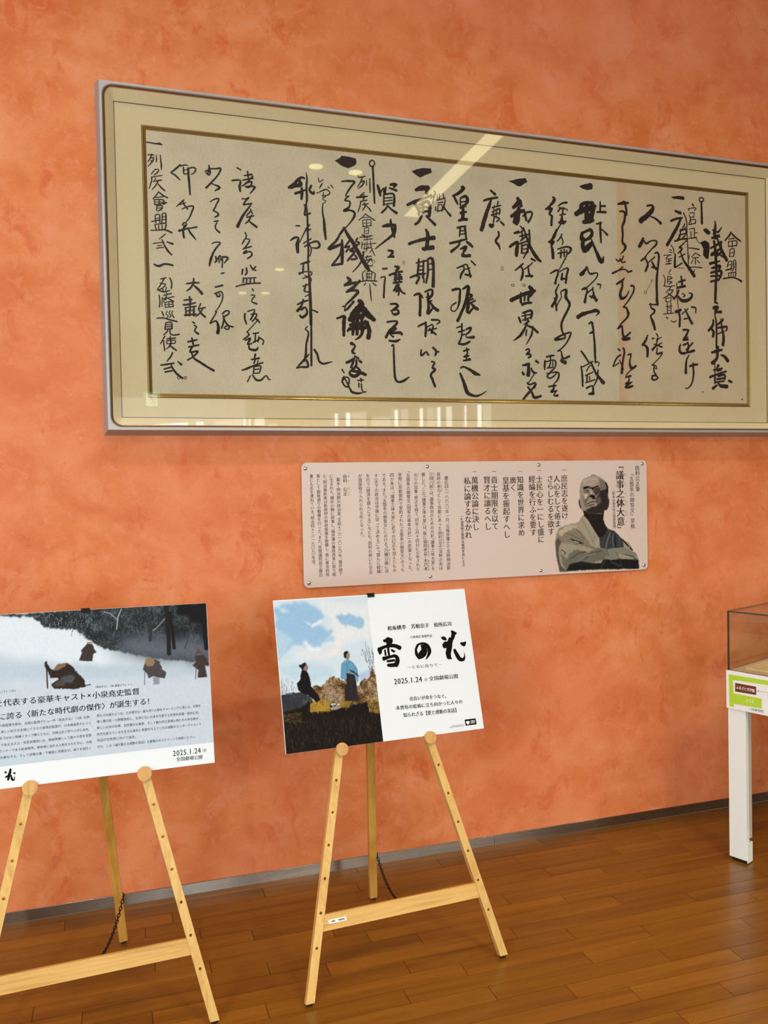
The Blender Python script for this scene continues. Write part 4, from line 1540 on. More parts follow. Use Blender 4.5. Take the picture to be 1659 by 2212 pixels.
link('calligraphy', mesh('calligraphy', V, F), M['ink'], paper)
# sheet joints of the scroll
M['joint'] = mat('paper_joint_tone', lin((176, 150, 112)), 0.85)
for sx, wd in ((2.077, .0012), (.85, .0006), (1.50, .0006), (2.77, .0008)):
    V, F = [], []; n = 0; V += [(sx, -.0002, .002), (sx + wd, -.0002, .002), (sx + wd, -.0002, 1.008), (sx, -.0002, 1.008)]; F.append((n, n+1, n+2, n+3))
    link('sheet_joint', mesh('sheet_joint', V, F), M['joint'], paper)
link('glass_pane', mesh('glass_pane', [(FX0 + .034 - fx, -.0560, .034), (FX1 - .034 - fx, -.0560, .034), (FX1 - .034 - fx, -.0560, FZ1 - fz - .034), (FX0 + .034 - fx, -.0560, FZ1 - fz - .034)], [(0, 1, 2, 3)]), M['glass'], fr)
link('backing', box_mesh('backing', FX0 + .02 - fx, FX1 - .02 - fx, -.010, -.001, .02, FZ1 - fz - .02), M['blackline'], fr)

# ------------------------------------------------------------------ painted prints (photographic areas)
def inside(px, py, poly):
    c = np.zeros(px.shape, bool); n = len(poly)
    for i in range(n):
        x0, y0 = poly[i]; x1, y1 = poly[(i + 1) % n]
        if y0 == y1: continue
        cond = ((y0 > py) != (y1 > py)) & (px < (x1 - x0) * (py - y0) / (y1 - y0) + x0)
        c ^= cond
    return c
def vnoise(shape, cell, rs):
    h, w = shape; gh, gw = int(h / cell) + 3, int(w / cell) + 3
    g = rs.rand(gh, gw); y = np.arange(h) / cell; x = np.arange(w) / cell
    yi = y.astype(int); xi = x.astype(int); fy = y - yi; fx_ = x - xi
    fy = fy * fy * (3 - 2 * fy); fx_ = fx_ * fx_ * (3 - 2 * fx_)
    a = g[yi][:, xi]; b = g[yi][:, xi + 1]; c = g[yi + 1][:, xi]; d = g[yi + 1][:, xi + 1]
    return (a * (1 - fx_) + b * fx_) * (1 - fy[:, None]) + (c * (1 - fx_) + d * fx_) * fy[:, None]
def fbm(shape, cell, rs, o=4):
    s = 0; a = 1; t = 0
    for i in range(o): s = s + vnoise(shape, max(cell, 1.01), rs) * a; t += a; a *= .55; cell /= 2
    return s / t
def blur(a, k):
    k = int(round(k))
    if k < 1: return a
    for _ in range(2):
        for ax in (0, 1):
            p = np.pad(a, [(k + 1, k) if i == ax else (0, 0) for i in range(2)], mode='edge'); cs = np.cumsum(p, axis=ax)
            if ax == 0: a = (cs[2*k + 1:] - cs[:-2*k - 1]) / (2*k + 1)
            else: a = (cs[:, 2*k + 1:] - cs[:, :-2*k - 1]) / (2*k + 1)
    return a
def paint(ops, x0, x1, z0, z1, step, seed, bgcol):
    """canvas in 0.1 mm units; returns (h, w, 3) float sRGB"""
    rs = np.random.RandomState(seed)
    w = int((x1 - x0) / step) + 1; h = int((z1 - z0) / step) + 1
    X, Y = np.meshgrid(np.linspace(x0, x1, w), np.linspace(z0, z1, h))
    img = np.zeros((h, w, 3)) + np.array(bgcol, float)
    for op in ops:
        k = op[0]
        if k == 'f': img[:] = op[1]; img += (fbm((h, w), 22, rs)[..., None] - .5) * 10
        elif k in 'pm':
            soft, warp, poly = op[2], op[3], op[4]
            wx = (fbm((h, w), max(3, warp / step * 1.2), rs) - .5) * warp * 2.2; wy = (fbm((h, w), max(3, warp / step * 1.2), rs) - .5) * warp * 2.2
            msk = inside(X + wx, Y + wy, poly).astype(float)
            if soft / step / 2 >= .75: msk = blur(msk, soft / step / 2)
            else:
                pm = np.pad(msk, 1, mode='edge'); msk = (pm[:-2, 1:-1] + pm[2:, 1:-1] + pm[1:-1, :-2] + pm[1:-1, 2:] + 2 * msk) / 6
            if k == 'p':
                col = np.array(op[1], float) + (fbm((h, w), 4, rs)[..., None] - .5) * 14
            else:
                cs = np.array(op[1], float); nz = fbm((h, w), 16, rs, 4) * .55 + rs.rand(h, w) * .22 + vnoise((h, w), 1.8, rs) * .23
                o_ = (np.argsort(np.argsort(nz.ravel())) / nz.size).reshape(nz.shape)
                idx = o_ * (len(cs) - 1); i0 = np.clip(idx.astype(int), 0, len(cs) - 2); fr_ = (idx - i0)[..., None]
                perm = cs[i0] * (1 - fr_) + cs[i0 + 1] * fr_; col = perm
            img = img * (1 - msk[..., None]) + col * msk[..., None]
        elif k == 's':
            seg = op[3]; wd = op[2] / 2
            d = np.full((h, w), 1e9)
            for (ax, ay), (bx, by) in zip(seg[:-1], seg[1:]):
                dx, dy = bx - ax, by - ay; L2 = dx*dx + dy*dy + 1e-6
                t = np.clip(((X - ax) * dx + (Y - ay) * dy) / L2, 0, 1)
                d = np.minimum(d, np.hypot(X - ax - t * dx, Y - ay - t * dy))
            a = np.clip((wd - d) / (step * 1.2) + .5, 0, 1)[..., None]
            img = img * (1 - a) + np.array(op[1], float) * a
        elif k == 't':
            col, cnt, wd, poly, (sx, sy) = op[1:]
            P = np.array(poly, float); lo, hi = P.min(0), P.max(0); n = 0; tries = 0
            while n < cnt and tries < cnt * 20:
                tries += 1
                c = lo + rs.rand(2) * (hi - lo)
                if not inside(np.array([c[0]]), np.array([c[1]]), poly)[0]: continue
                n += 1
                e = c + np.array([(rs.rand() - .5) * 2 * sx, (rs.rand() - .5) * 2 * sy])
                m_ = int(max(abs(e - c)) / step) + 2
                for t_ in np.linspace(0, 1, m_):
                    q = c + (e - c) * t_; ix = int((q[0] - x0) / step); iy = int((q[1] - z0) / step)
                    if 0 <= ix < w and 0 <= iy < h: img[iy, ix] = img[iy, ix] * .35 + np.array(col) * .65 * (0.8 + .4 * rs.rand())
    return np.clip(img, 0, 255)
def canvas(name, img, quad, parent, y, keep=None, gain=(.80, .87, .93)):
    """quad: local metres (x0,x1,z0,z1); keep: polygon in metres to clip cells"""
    h, w, _ = img.shape; x0, x1, z0, z1 = quad
    xs = np.linspace(x0, x1, w); zs = np.linspace(z0, z1, h); X, Z = np.meshgrid(xs, zs)
    co = np.column_stack([X.ravel(), np.full(X.size, y), Z.ravel()])
    i = np.arange((h - 1) * (w - 1)); r = i // (w - 1); c = i % (w - 1); a = r * w + c
    faces = np.column_stack([a, a + 1, a + w + 1, a + w])
    if keep is not None:
        cx = (X[:-1, :-1] + X[1:, 1:]).ravel() / 2; cz = (Z[:-1, :-1] + Z[1:, 1:]).ravel() / 2
        faces = faces[inside(cx, cz, keep)]
    me = bpy.data.meshes.new(name)
    me.vertices.add(len(co)); me.vertices.foreach_set('co', co.ravel().astype(np.float32))
    me.loops.add(faces.size); me.loops.foreach_set('vertex_index', faces.ravel().astype(np.int32))
    me.polygons.add(len(faces)); me.polygons.foreach_set('loop_start', (np.arange(len(faces)) * 4).astype(np.int32))
    me.update(calc_edges=True)
    v = img.reshape(-1, 3) / 255.0; L = np.where(v <= .04045, v / 12.92, ((v + .055) / 1.055) ** 2.4) * np.array(gain)
    at = me.color_attributes.new('Col', 'FLOAT_COLOR', 'POINT')
    at.data.foreach_set('color', np.column_stack([L, np.ones(len(L))]).ravel().astype(np.float32))
    return link(name, me, M['printcol'], parent)

# ------------------------------------------------------------------ information plate
PW, PH = 1.642, 0.512
plate = empty('information_plate', (.700, D, 1.188))
tag(plate, 'pale beige wall plate with vertical Japanese text and a photo of a bronze bust', 'sign')
def rounded(w, h, r, k=6): return rring(0, w, 0, h, r, k)
link('plate', prism('plate', rounded(PW, PH, .022), -.006, -.012, lambda a, b, d: (a, d, b)), M['plate'], plate)
SC = [(.716, 1.677), (1.247, 1.680), (1.779, 1.682), (2.317, 1.683), (.721, 1.208), (1.252, 1.209), (1.782, 1.209), (2.321, 1.209)]
for sx, sz in SC:
    sx -= .700; sz -= 1.188
    bm = bmesh.new()
    bmesh.ops.create_uvsphere(bm, u_segments=16, v_segments=8, radius=.0085)
    for v in bm.verts: v.co = Vector((v.co.x, v.co.z * .45 if True else 0, v.co.y)); 
    me = bpy.data.meshes.new('screw_cap'); bm.to_mesh(me); bm.free()
    for p in me.polygons: p.use_smooth = True
    cap = link('screw_cap', me, M['chrome'], plate, (sx, -.0125, sz))
    link('spacer', prism('spacer', [(.006*math.cos(a*math.pi/6), .006*math.sin(a*math.pi/6)) for a in range(12)], 0, .012, lambda a, b, d: (a, d, b)), M['chrome'], cap)
for ln in PANELTXT.splitlines():
    L = Letters()
    s_, a, b, c, d, w_ = ln.split('|')
    L.vertical(s_, (int(a) / 1e4, int(b) / 1e4), (int(c) / 1e4, int(d) / 1e4), float(w_))
    L.build('lettering', M['print'], plate, (0, -.0124, 0))
ART_BUST = [
('p',(152,146,126),15,30,[(11774,100),(11710,381),(11608,802),(11562,1219),(11557,1497),(11609,1827),(11737,2045),(12052,2201),(12526,2284),(12779,2319),(12878,2511),(13006,2620),(13133,2560),(14063,2450),(14155,2165),(14315,1962),(14606,1867),(14800,1719),(15092,1424),(15387,1299),(15517,1151),(15613,918),(15811,767),(15907,533),(15952,186),(15940,58),(15237,105),(13865,127),(12840,133),(12018,116)]),
('p',(126,120,104),42,89,[(11737,2045),(12460,2133),(12993,1780),(13495,1172),(12858,1309),(12353,1356),(11852,1403),(11670,1714)]),
('p',(172,166,145),48,74,[(11799,2015),(12146,2171),(12619,2212),(12681,2126),(12426,1995),(12141,1865),(11888,1734),(11702,1796)]),
('p',(52,58,62),24,24,[(13963,2312),(14155,2165),(14315,1962),(14606,1867),(14800,1719),(15092,1424),(15119,1081),(14203,1031),(13880,1101),(13838,1526),(13633,1815)]),
('s',(95,105,108),65,[(14409,1789),(14274,1453),(14171,1089)]),
('s',(30,33,36),77,[(14668,1638),(14693,1126)]),
('s',(100,108,110),42,[(14571,1698),(14534,1387),(14579,1130)]),
('s',(85,92,95),36,[(14896,1516),(14923,1117)]),
('s',(25,26,28),71,[(15092,1424),(15254,1247),(15580,948)]),
('p',(32,27,25),18,15,[(13010,2872),(14117,2844),(14062,2422),(14155,2136),(14249,1936),(14148,1713),(13855,1553),(13633,1815),(13321,2331),(13045,2619)]),
('p',(152,147,130),15,15,[(12878,2511),(13022,2625),(13132,2490),(13633,1815),(13848,1554),(13661,1138),(13497,1285),(13057,1778),(12809,2206)]),
('s',(100,94,82),18,[(12940,2426),(13313,1825),(13623,1167)]),
('s',(185,180,160),15,[(13044,2563),(13382,2132),(13728,1671)]),
('s',(90,86,76),21,[(13599,1675),(13530,1396)]),
('s',(170,166,150),24,[(13822,1526),(13722,1276),(13623,1139)]),
('p',(104,104,92),42,54,[(11757,1351),(12353,1342),(13113,1285),(13623,1125),(14203,1031),(14296,773),(14066,556),(13291,421),(12337,352),(12113,139),(11899,483)]),
('p',(150,146,128),36,60,[(11695,1381),(12290,1358),(12984,1234),(13557,1057),(13299,927),(12601,1067),(12283,913),(12122,696),(11874,874)]),
('s',(74,72,64),42,[(11878,1096),(12095,948),(11999,869)]),
('s',(70,70,66),48,[(12342,687),(12725,894),(13107,963)]),
('s',(72,74,70),54,[(13038,601),(13362,868),(13943,957)]),
('s',(126,124,110),42,[(12656,533),(13040,741),(13619,886)]),
('p',(84,78,70),30,30,[(11566,1496),(11699,1630),(11869,1485),(11770,1211),(11704,992),(11835,375),(12144,110),(11774,100),(11608,802)]),
('p',(26,26,26),36,30,[(12081,113),(12306,437),(12846,525),(13547,409),(13901,394),(14066,584),(14423,540),(14849,565),(15707,484),(15906,476),(15947,49),(13865,118),(12839,127)]),
('p',(122,124,112),21,24,[(14202,989),(14464,1072),(15185,1084),(15382,956),(15811,767),(15864,535),(15574,519),(15246,719),(14787,809),(14816,552),(14390,528),(14263,717)]),
('s',(60,62,60),30,[(14722,869),(14914,519),(15040,143)]),
('s',(44,46,46),119,[(14454,425),(14909,234)]),
('s',(150,148,134),24,[(15213,734),(15575,548),(15808,595)]),
('s',(66,66,62),30,[(14235,1002),(14296,716),(14130,497),(13865,141)]),
('s',(60,62,58),42,[(15180,736),(15576,662),(15806,451)]),
('s',(150,146,130),42,[(15386,1242),(15450,1125),(15349,986)]),
('p',(16,14,14),12,12,[(12341,1579),(12576,1515),(12860,1421),(13049,1316),(12732,1356),(12450,1492)]),
('s',(220,216,205),27,[(12528,1461),(12764,1391)]),
('s',(88,84,74),30,[(12047,1868),(12422,1744),(12988,1444)]),
('s',(80,76,68),30,[(12616,2016),(12867,1840),(13052,1498)]),
('s',(96,92,80),24,[(12198,1529),(12420,1604)]),
('p',(146,138,122),12,12,[(12903,4075),(13033,4269),(13289,4377),(13546,4436),(13835,4404),(14122,4226),(14282,4054),(14326,3799),(14321,3432),(14393,3289),(14363,3035),(14263,2840),(14101,2824),(13969,2650),(13327,2709),(13010,2844),(12915,2896),(12822,3016),(12762,3213),(12796,3366),(12860,3406),(12833,3686)]),
('p',(170,162,146),65,30,[(13032,4213),(13353,4349),(13738,4372),(13863,4173),(13668,4036),(13187,3987),(13028,3962)]),
('p',(108,100,88),60,18,[(13020,3459),(13341,3592),(13468,3562),(13306,3397),(13143,3232),(13331,3004),(13076,3010)]),
('p',(112,104,92),54,18,[(13865,4286),(14154,4169),(14280,3941),(14178,3661),(13922,3778),(13894,4060)]),
('p',(44,39,35),48,24,[(13921,3750),(14180,3774),(14329,3941),(14321,3432),(14393,3289),(14363,3035),(14263,2840),(14101,2824),(14066,2676),(13327,2709),(13137,2840),(13395,3002),(13749,3036),(13849,3273),(13658,3390),(13854,3554)]),
('p',(70,62,55),42,18,[(13601,3868),(13923,3891),(13919,3609),(13660,3502),(13566,3672)]),
('s',(18,16,16),77,[(14211,4084),(14296,3913),(14308,3658)]),
('p',(24,20,19),9,9,[(13026,3878),(13123,3946),(13346,3929),(13489,3884),(13860,3982),(13827,3915),(13601,3854),(13535,3729),(13472,3828),(13313,3859),(13153,3834),(13073,3793)]),
('s',(40,35,31),27,[(13072,3723),(13184,3786),(13343,3755)]),
('s',(50,44,40),24,[(13103,3667),(13214,3637),(13326,3677)]),
('s',(30,26,24),42,[(13199,3721),(13279,3711)]),
('s',(52,46,42),27,[(13615,3756),(13761,3804),(13889,3745)]),
('s',(58,52,47),24,[(13646,3676),(13758,3646),(13862,3681)]),
('p',(176,168,150),24,9,[(13455,3758),(13510,3757),(13485,3590),(13404,3549)]),
('p',(20,17,16),12,9,[(13323,3458),(13452,3562),(13580,3546),(13674,3417),(13561,3321),(13466,3422)]),
('s',(58,52,46),27,[(13306,3425),(13143,3232)]),
('s',(26,22,20),36,[(13231,3141),(13447,3231),(13656,3243)]),
('s',(130,122,108),36,[(13398,3171),(13623,3188)]),
('s',(50,44,40),42,[(13300,3066),(13589,3110)]),
('s',(120,112,100),54,[(13138,2896),(13395,2974)]),
('s',(25,21,20),48,[(12820,3295),(12849,3127),(12901,2958)]),
('s',(120,112,98),18,[(12789,3324),(12799,3128)]),
('s',(112,84,74),36,[(13466,4431),(13562,4469),(13674,4434)]),
('s',(52,46,42),36,[(13010,2844),(13327,2737),(13647,2701),(14035,2761)]),
('p',(92,84,74),42,24,[(13658,3390),(13917,3469),(13977,3214),(13847,3104),(13687,3164)]),
('s',(150,142,126),24,[(13345,3873),(13458,3955)]),
('s',(120,112,100),18,[(13157,4086),(13541,4108),(13861,4066)]),
('s',(118,110,98),18,[(13190,4169),(13510,4192),(13799,4160)]),
('p',(182,174,156),48,18,[(13086,3597),(13309,3593),(13210,3399),(13082,3346)])]
bx = [p for op in ART_BUST for p in op[-1] if op[0] == 'p']
bx0, bx1 = min(p[0] for p in bx) - 30, max(p[0] for p in bx) + 20; bz0, bz1 = max(2, min(p[1] for p in bx) - 10), max(p[1] for p in bx) + 40
plate_rgb = (206, 192, 184)
img = paint(ART_BUST, bx0, bx1, bz0, bz1, 17, 4, plate_rgb)
# keep only the silhouette
sil = [(x / 1e4, z / 1e4) for x, z in ART_BUST[0][4]]; head = [(x / 1e4, z / 1e4) for x, z in [o for o in ART_BUST if o[0] == 'p' and o[1] == (146, 138, 122)][0][4]]
neck = [(x / 1e4, z / 1e4) for x, z in [o for o in ART_BUST if o[0] == 'p' and o[1] == (32, 27, 25)][0][4]]
canvas('bust_photograph', img, (bx0 / 1e4, bx1 / 1e4, bz0 / 1e4, bz1 / 1e4), plate, -.01222, None, (1, 1, 1))

# ------------------------------------------------------------------ posters
TITLE1 = r"""-907,212,21 -913,170,29 -933,140,21 -956,130,21
-964,186,21 -953,178,18
-916,171,27 -925,126,26 -933,94,21
-902,146,13 -890,95,24 -867,86,15 -864,126,6
-876,166,13 -859,160,21"""
TITLE2 = r"""157,1372,95 150,1341,73 139,1281,42
89,1360,44 200,1372,44 182,1326,44
-16,1241,35 10,1223,65 3,1187,33
-1,1245,61 73,1273,42 177,1286,51 256,1274,55 312,1243,64
141,1297,40 134,1213,33 139,1144,31
84,1230,28 86,1159,28
80,1128,28 113,1135,31
184,1225,29 215,1201,35 233,1205,15
51,1114,61 123,1124,39 216,1140,46 255,1105,61 251,1055,66 220,1010,70
102,1073,33 208,1078,33
104,1018,41 165,1013,54 223,1015,55
704,1220,34 708,1166,45
605,1271,29 677,1279,32 737,1244,52 762,1172,59 747,1119,45 692,1051,13
592,1261,38 554,1200,33 561,1124,51 591,1068,29
669,1223,63 679,1168,103 624,1113,101 586,1081,49
654,1245,45 681,1222,67
1153,1416,35 1196,1383,53 1221,1387,23
1164,1413,30 1168,1358,65 1141,1299,46
983,1337,32 1018,1323,57 1048,1303,25
1121,1284,71 1078,1244,76 1000,1207,57
986,1230,32 1031,1248,69
1118,1307,69 1082,1189,85 1052,1105,82 1055,1045,68
1072,1038,46 1088,1026,23
1158,1145,44 1186,1072,62 1224,1005,60 1284,1000,46 1307,1051,16 1305,1097,7
1274,1234,30 1318,1214,69 1350,1247,21"""
PH1Q = [(-2546,677),(3622,591)]
PH2Q = [(-3613,5063),(-228,5015),(-241,0),(-3656,7)]
BOX2 = [[(2920,386),(3359,386),(3364,174),(2926,176)],[(2958,325),(3102,324),(3104,261),(3080,259),(3078,212),(2983,212),(2984,259),(2960,259)],[(3151,329),(3320,329),(3320,311),(3151,311)],[(3144,288),(3313,288),(3313,270),(3145,270)],[(3138,247),(3306,247),(3307,228),(3138,229)],[(2387,237),(2419,236),(2418,213),(2386,214)],[(2434,237),(2466,236),(2465,213),(2433,214)],[(2481,237),(2513,236),(2513,212),(2480,213)],[(2528,237),(2561,236),(2560,212),(2528,213)],[(2576,237),(2608,236),(2607,212),(2575,213)],[(2623,236),(2655,235),(2655,212),(2622,213)],[(2670,236),(2703,235),(2702,212),(2670,213)],[(2718,236),(2751,235),(2750,212),(2717,213)],[(2766,236),(2798,235),(2798,212),(2765,213)],[(2813,236),(2846,235),(2845,212),(2813,213)],[(2286,191),(2312,191),(2312,170),(2285,171)],[(2327,191),(2353,191),(2353,170),(2327,171)],[(2368,191),(2394,191),(2394,170),(2368,171)],[(2409,191),(2436,191),(2436,170),(2409,171)],[(2450,191),(2477,191),(2477,170),(2450,171)],[(2492,191),(2518,191),(2518,170),(2492,171)],[(2533,191),(2560,191),(2560,170),(2533,171)],[(2575,191),(2601,191),(2601,170),(2574,171)],[(2616,191),(2643,191),(2643,170),(2616,171)],[(2658,191),(2684,191),(2684,170),(2657,171)],[(2699,191),(2726,191),(2726,170),(2699,171)],[(2741,191),(2768,191),(2767,170),(2741,171)],[(2782,191),(2809,191),(2809,170),(2782,171)],[(2824,192),(2851,191),(2851,170),(2824,171)]]
ART1 = [
('f',(196,209,220)),
('p',(219,228,235),237,119,[(-5042,5155),(-1649,5023),(-427,4488),(345,3810),(882,3063),(-1057,3552),(-2546,3911),(-5020,4104)]),
('p',(186,200,214),158,158,[(-5016,3911),(-1058,3471),(3703,3079),(3719,2564),(877,2898),(-5002,3261)]),
('p',(198,208,220),198,119,[(-4998,3033),(3724,2649),(3612,560),(-4954,949)]),
('m',[(28,31,33),(44,49,52),(36,40,43),(58,64,68),(86,93,98)],40,55,[(-5041,5116),(-2913,5061),(-1649,5072),(-259,5096),(3661,5090),(3631,3171),(2859,3242),(2030,3385),(900,3693),(385,3849),(-119,4218),(-427,4497),(-1254,4578),(-1612,4938),(-2546,5030),(-5038,4998)]),
('t',(140,148,156),130,12,[(-1611,5020),(135,5038),(348,3935),(-194,4389),(-1273,4628)],(40,103)),
('t',(26,28,30),420,16,[(-1421,5050),(3633,5047),(3593,3432),(111,3952)],(32,237)),
('t',(96,104,110),160,12,[(-651,5044),(2599,5020),(2326,3531),(114,4076)],(87,134)),
('p',(92,100,112),356,198,[(740,3697),(913,4144),(1935,4156),(3654,3774),(3628,3128),(2030,3377)]),
('s',(30,31,33),134,[(2348,5078),(2393,4339),(2376,3527)]),
('s',(26,26,27),103,[(2455,4811),(2522,4201),(2542,3685)]),
('s',(24,24,24),142,[(3503,5064),(3534,4393),(3559,3608)]),
('p',(22,22,22),55,103,[(2643,5061),(3655,5064),(3653,4429),(3169,4417),(3010,4689),(2715,4751)]),
('s',(50,52,54),103,[(1718,5029),(1838,4334),(1813,3995)]),
('s',(44,46,48),40,[(1824,4292),(2073,4490),(2290,4691)]),
('s',(50,54,56),47,[(1061,5025),(849,4740),(752,4156),(584,3834)]),
('s',(178,186,192),28,[(959,5031),(851,4782),(800,4405)]),
('s',(170,178,184),20,[(848,4698),(612,4924),(453,4977)]),
('s',(60,64,66),32,[(2878,3660),(3069,4120),(3255,4412)]),
('s',(40,42,44),36,[(1387,5005),(1489,4358)]),
('s',(170,178,184),20,[(2288,4648),(2026,4364),(1899,4287)]),
('p',(60,52,50),12,12,[(-64,4027),(73,3997),(128,3827),(193,3731),(94,3697),(61,3469),(-134,3485),(-328,3525),(-238,3764),(-283,3809),(-164,3931)]),
('s',(160,128,118),55,[(-64,4040),(42,4040)]),
('p',(46,37,31),12,24,[(-1292,3571),(-1228,3493),(-1165,3358),(-1060,3277),(-676,3480),(-505,3344),(-419,3206),(-279,3040),(-177,2909),(-142,2711),(-459,2668),(-1067,2740),(-1122,2873),(-912,3007),(-949,3050),(-1157,3068),(-1212,3242),(-1323,3444)]),
('p',(84,68,54),24,32,[(-1096,2811),(-951,2958),(-683,3035),(-763,2800)]),
('p',(76,78,84),24,24,[(-873,3051),(-528,3122),(-453,3015),(-532,2860),(-800,2884)]),
('p',(126,100,80),8,8,[(-1075,3290),(-944,3461),(-668,3487),(-735,3371),(-946,3267)]),
('s',(30,26,24),36,[(-1261,3560),(-1236,2771)]),
('p',(74,68,68),12,16,[(1614,3251),(1826,3452),(2068,3298),(2149,3038),(2269,2936),(2220,2755),(2048,2787),(1845,2847),(1721,2799),(1685,2944),(1544,3089)]),
('p',(140,150,160),16,12,[(1853,2833),(2048,2795),(2048,2587),(1860,2595)]),
('p',(142,118,88),12,8,[(1616,3293),(1661,3415),(1785,3455),(1906,3387),(1926,3267),(1857,3172),(1693,3169)]),
('s',(96,90,88),20,[(1610,3000),(1588,2607)]),
('p',(60,52,50),12,12,[(3175,3379),(3462,3400),(3628,3128),(3614,3018),(3487,3054),(3541,2682),(3234,2683),(3276,2922),(3097,3086),(3217,3196)]),
('p',(98,74,58),8,8,[(3170,3371),(3278,3664),(3470,3390),(3336,3452)]),
('s',(90,86,84),24,[(3215,3076),(3169,2646)]),
('s',(60,66,76),32,[(-149,2744),(-13,2765)]),
('p',(206,216,226),79,47,[(83,2683),(1271,2698),(1183,2459),(156,2473)])]
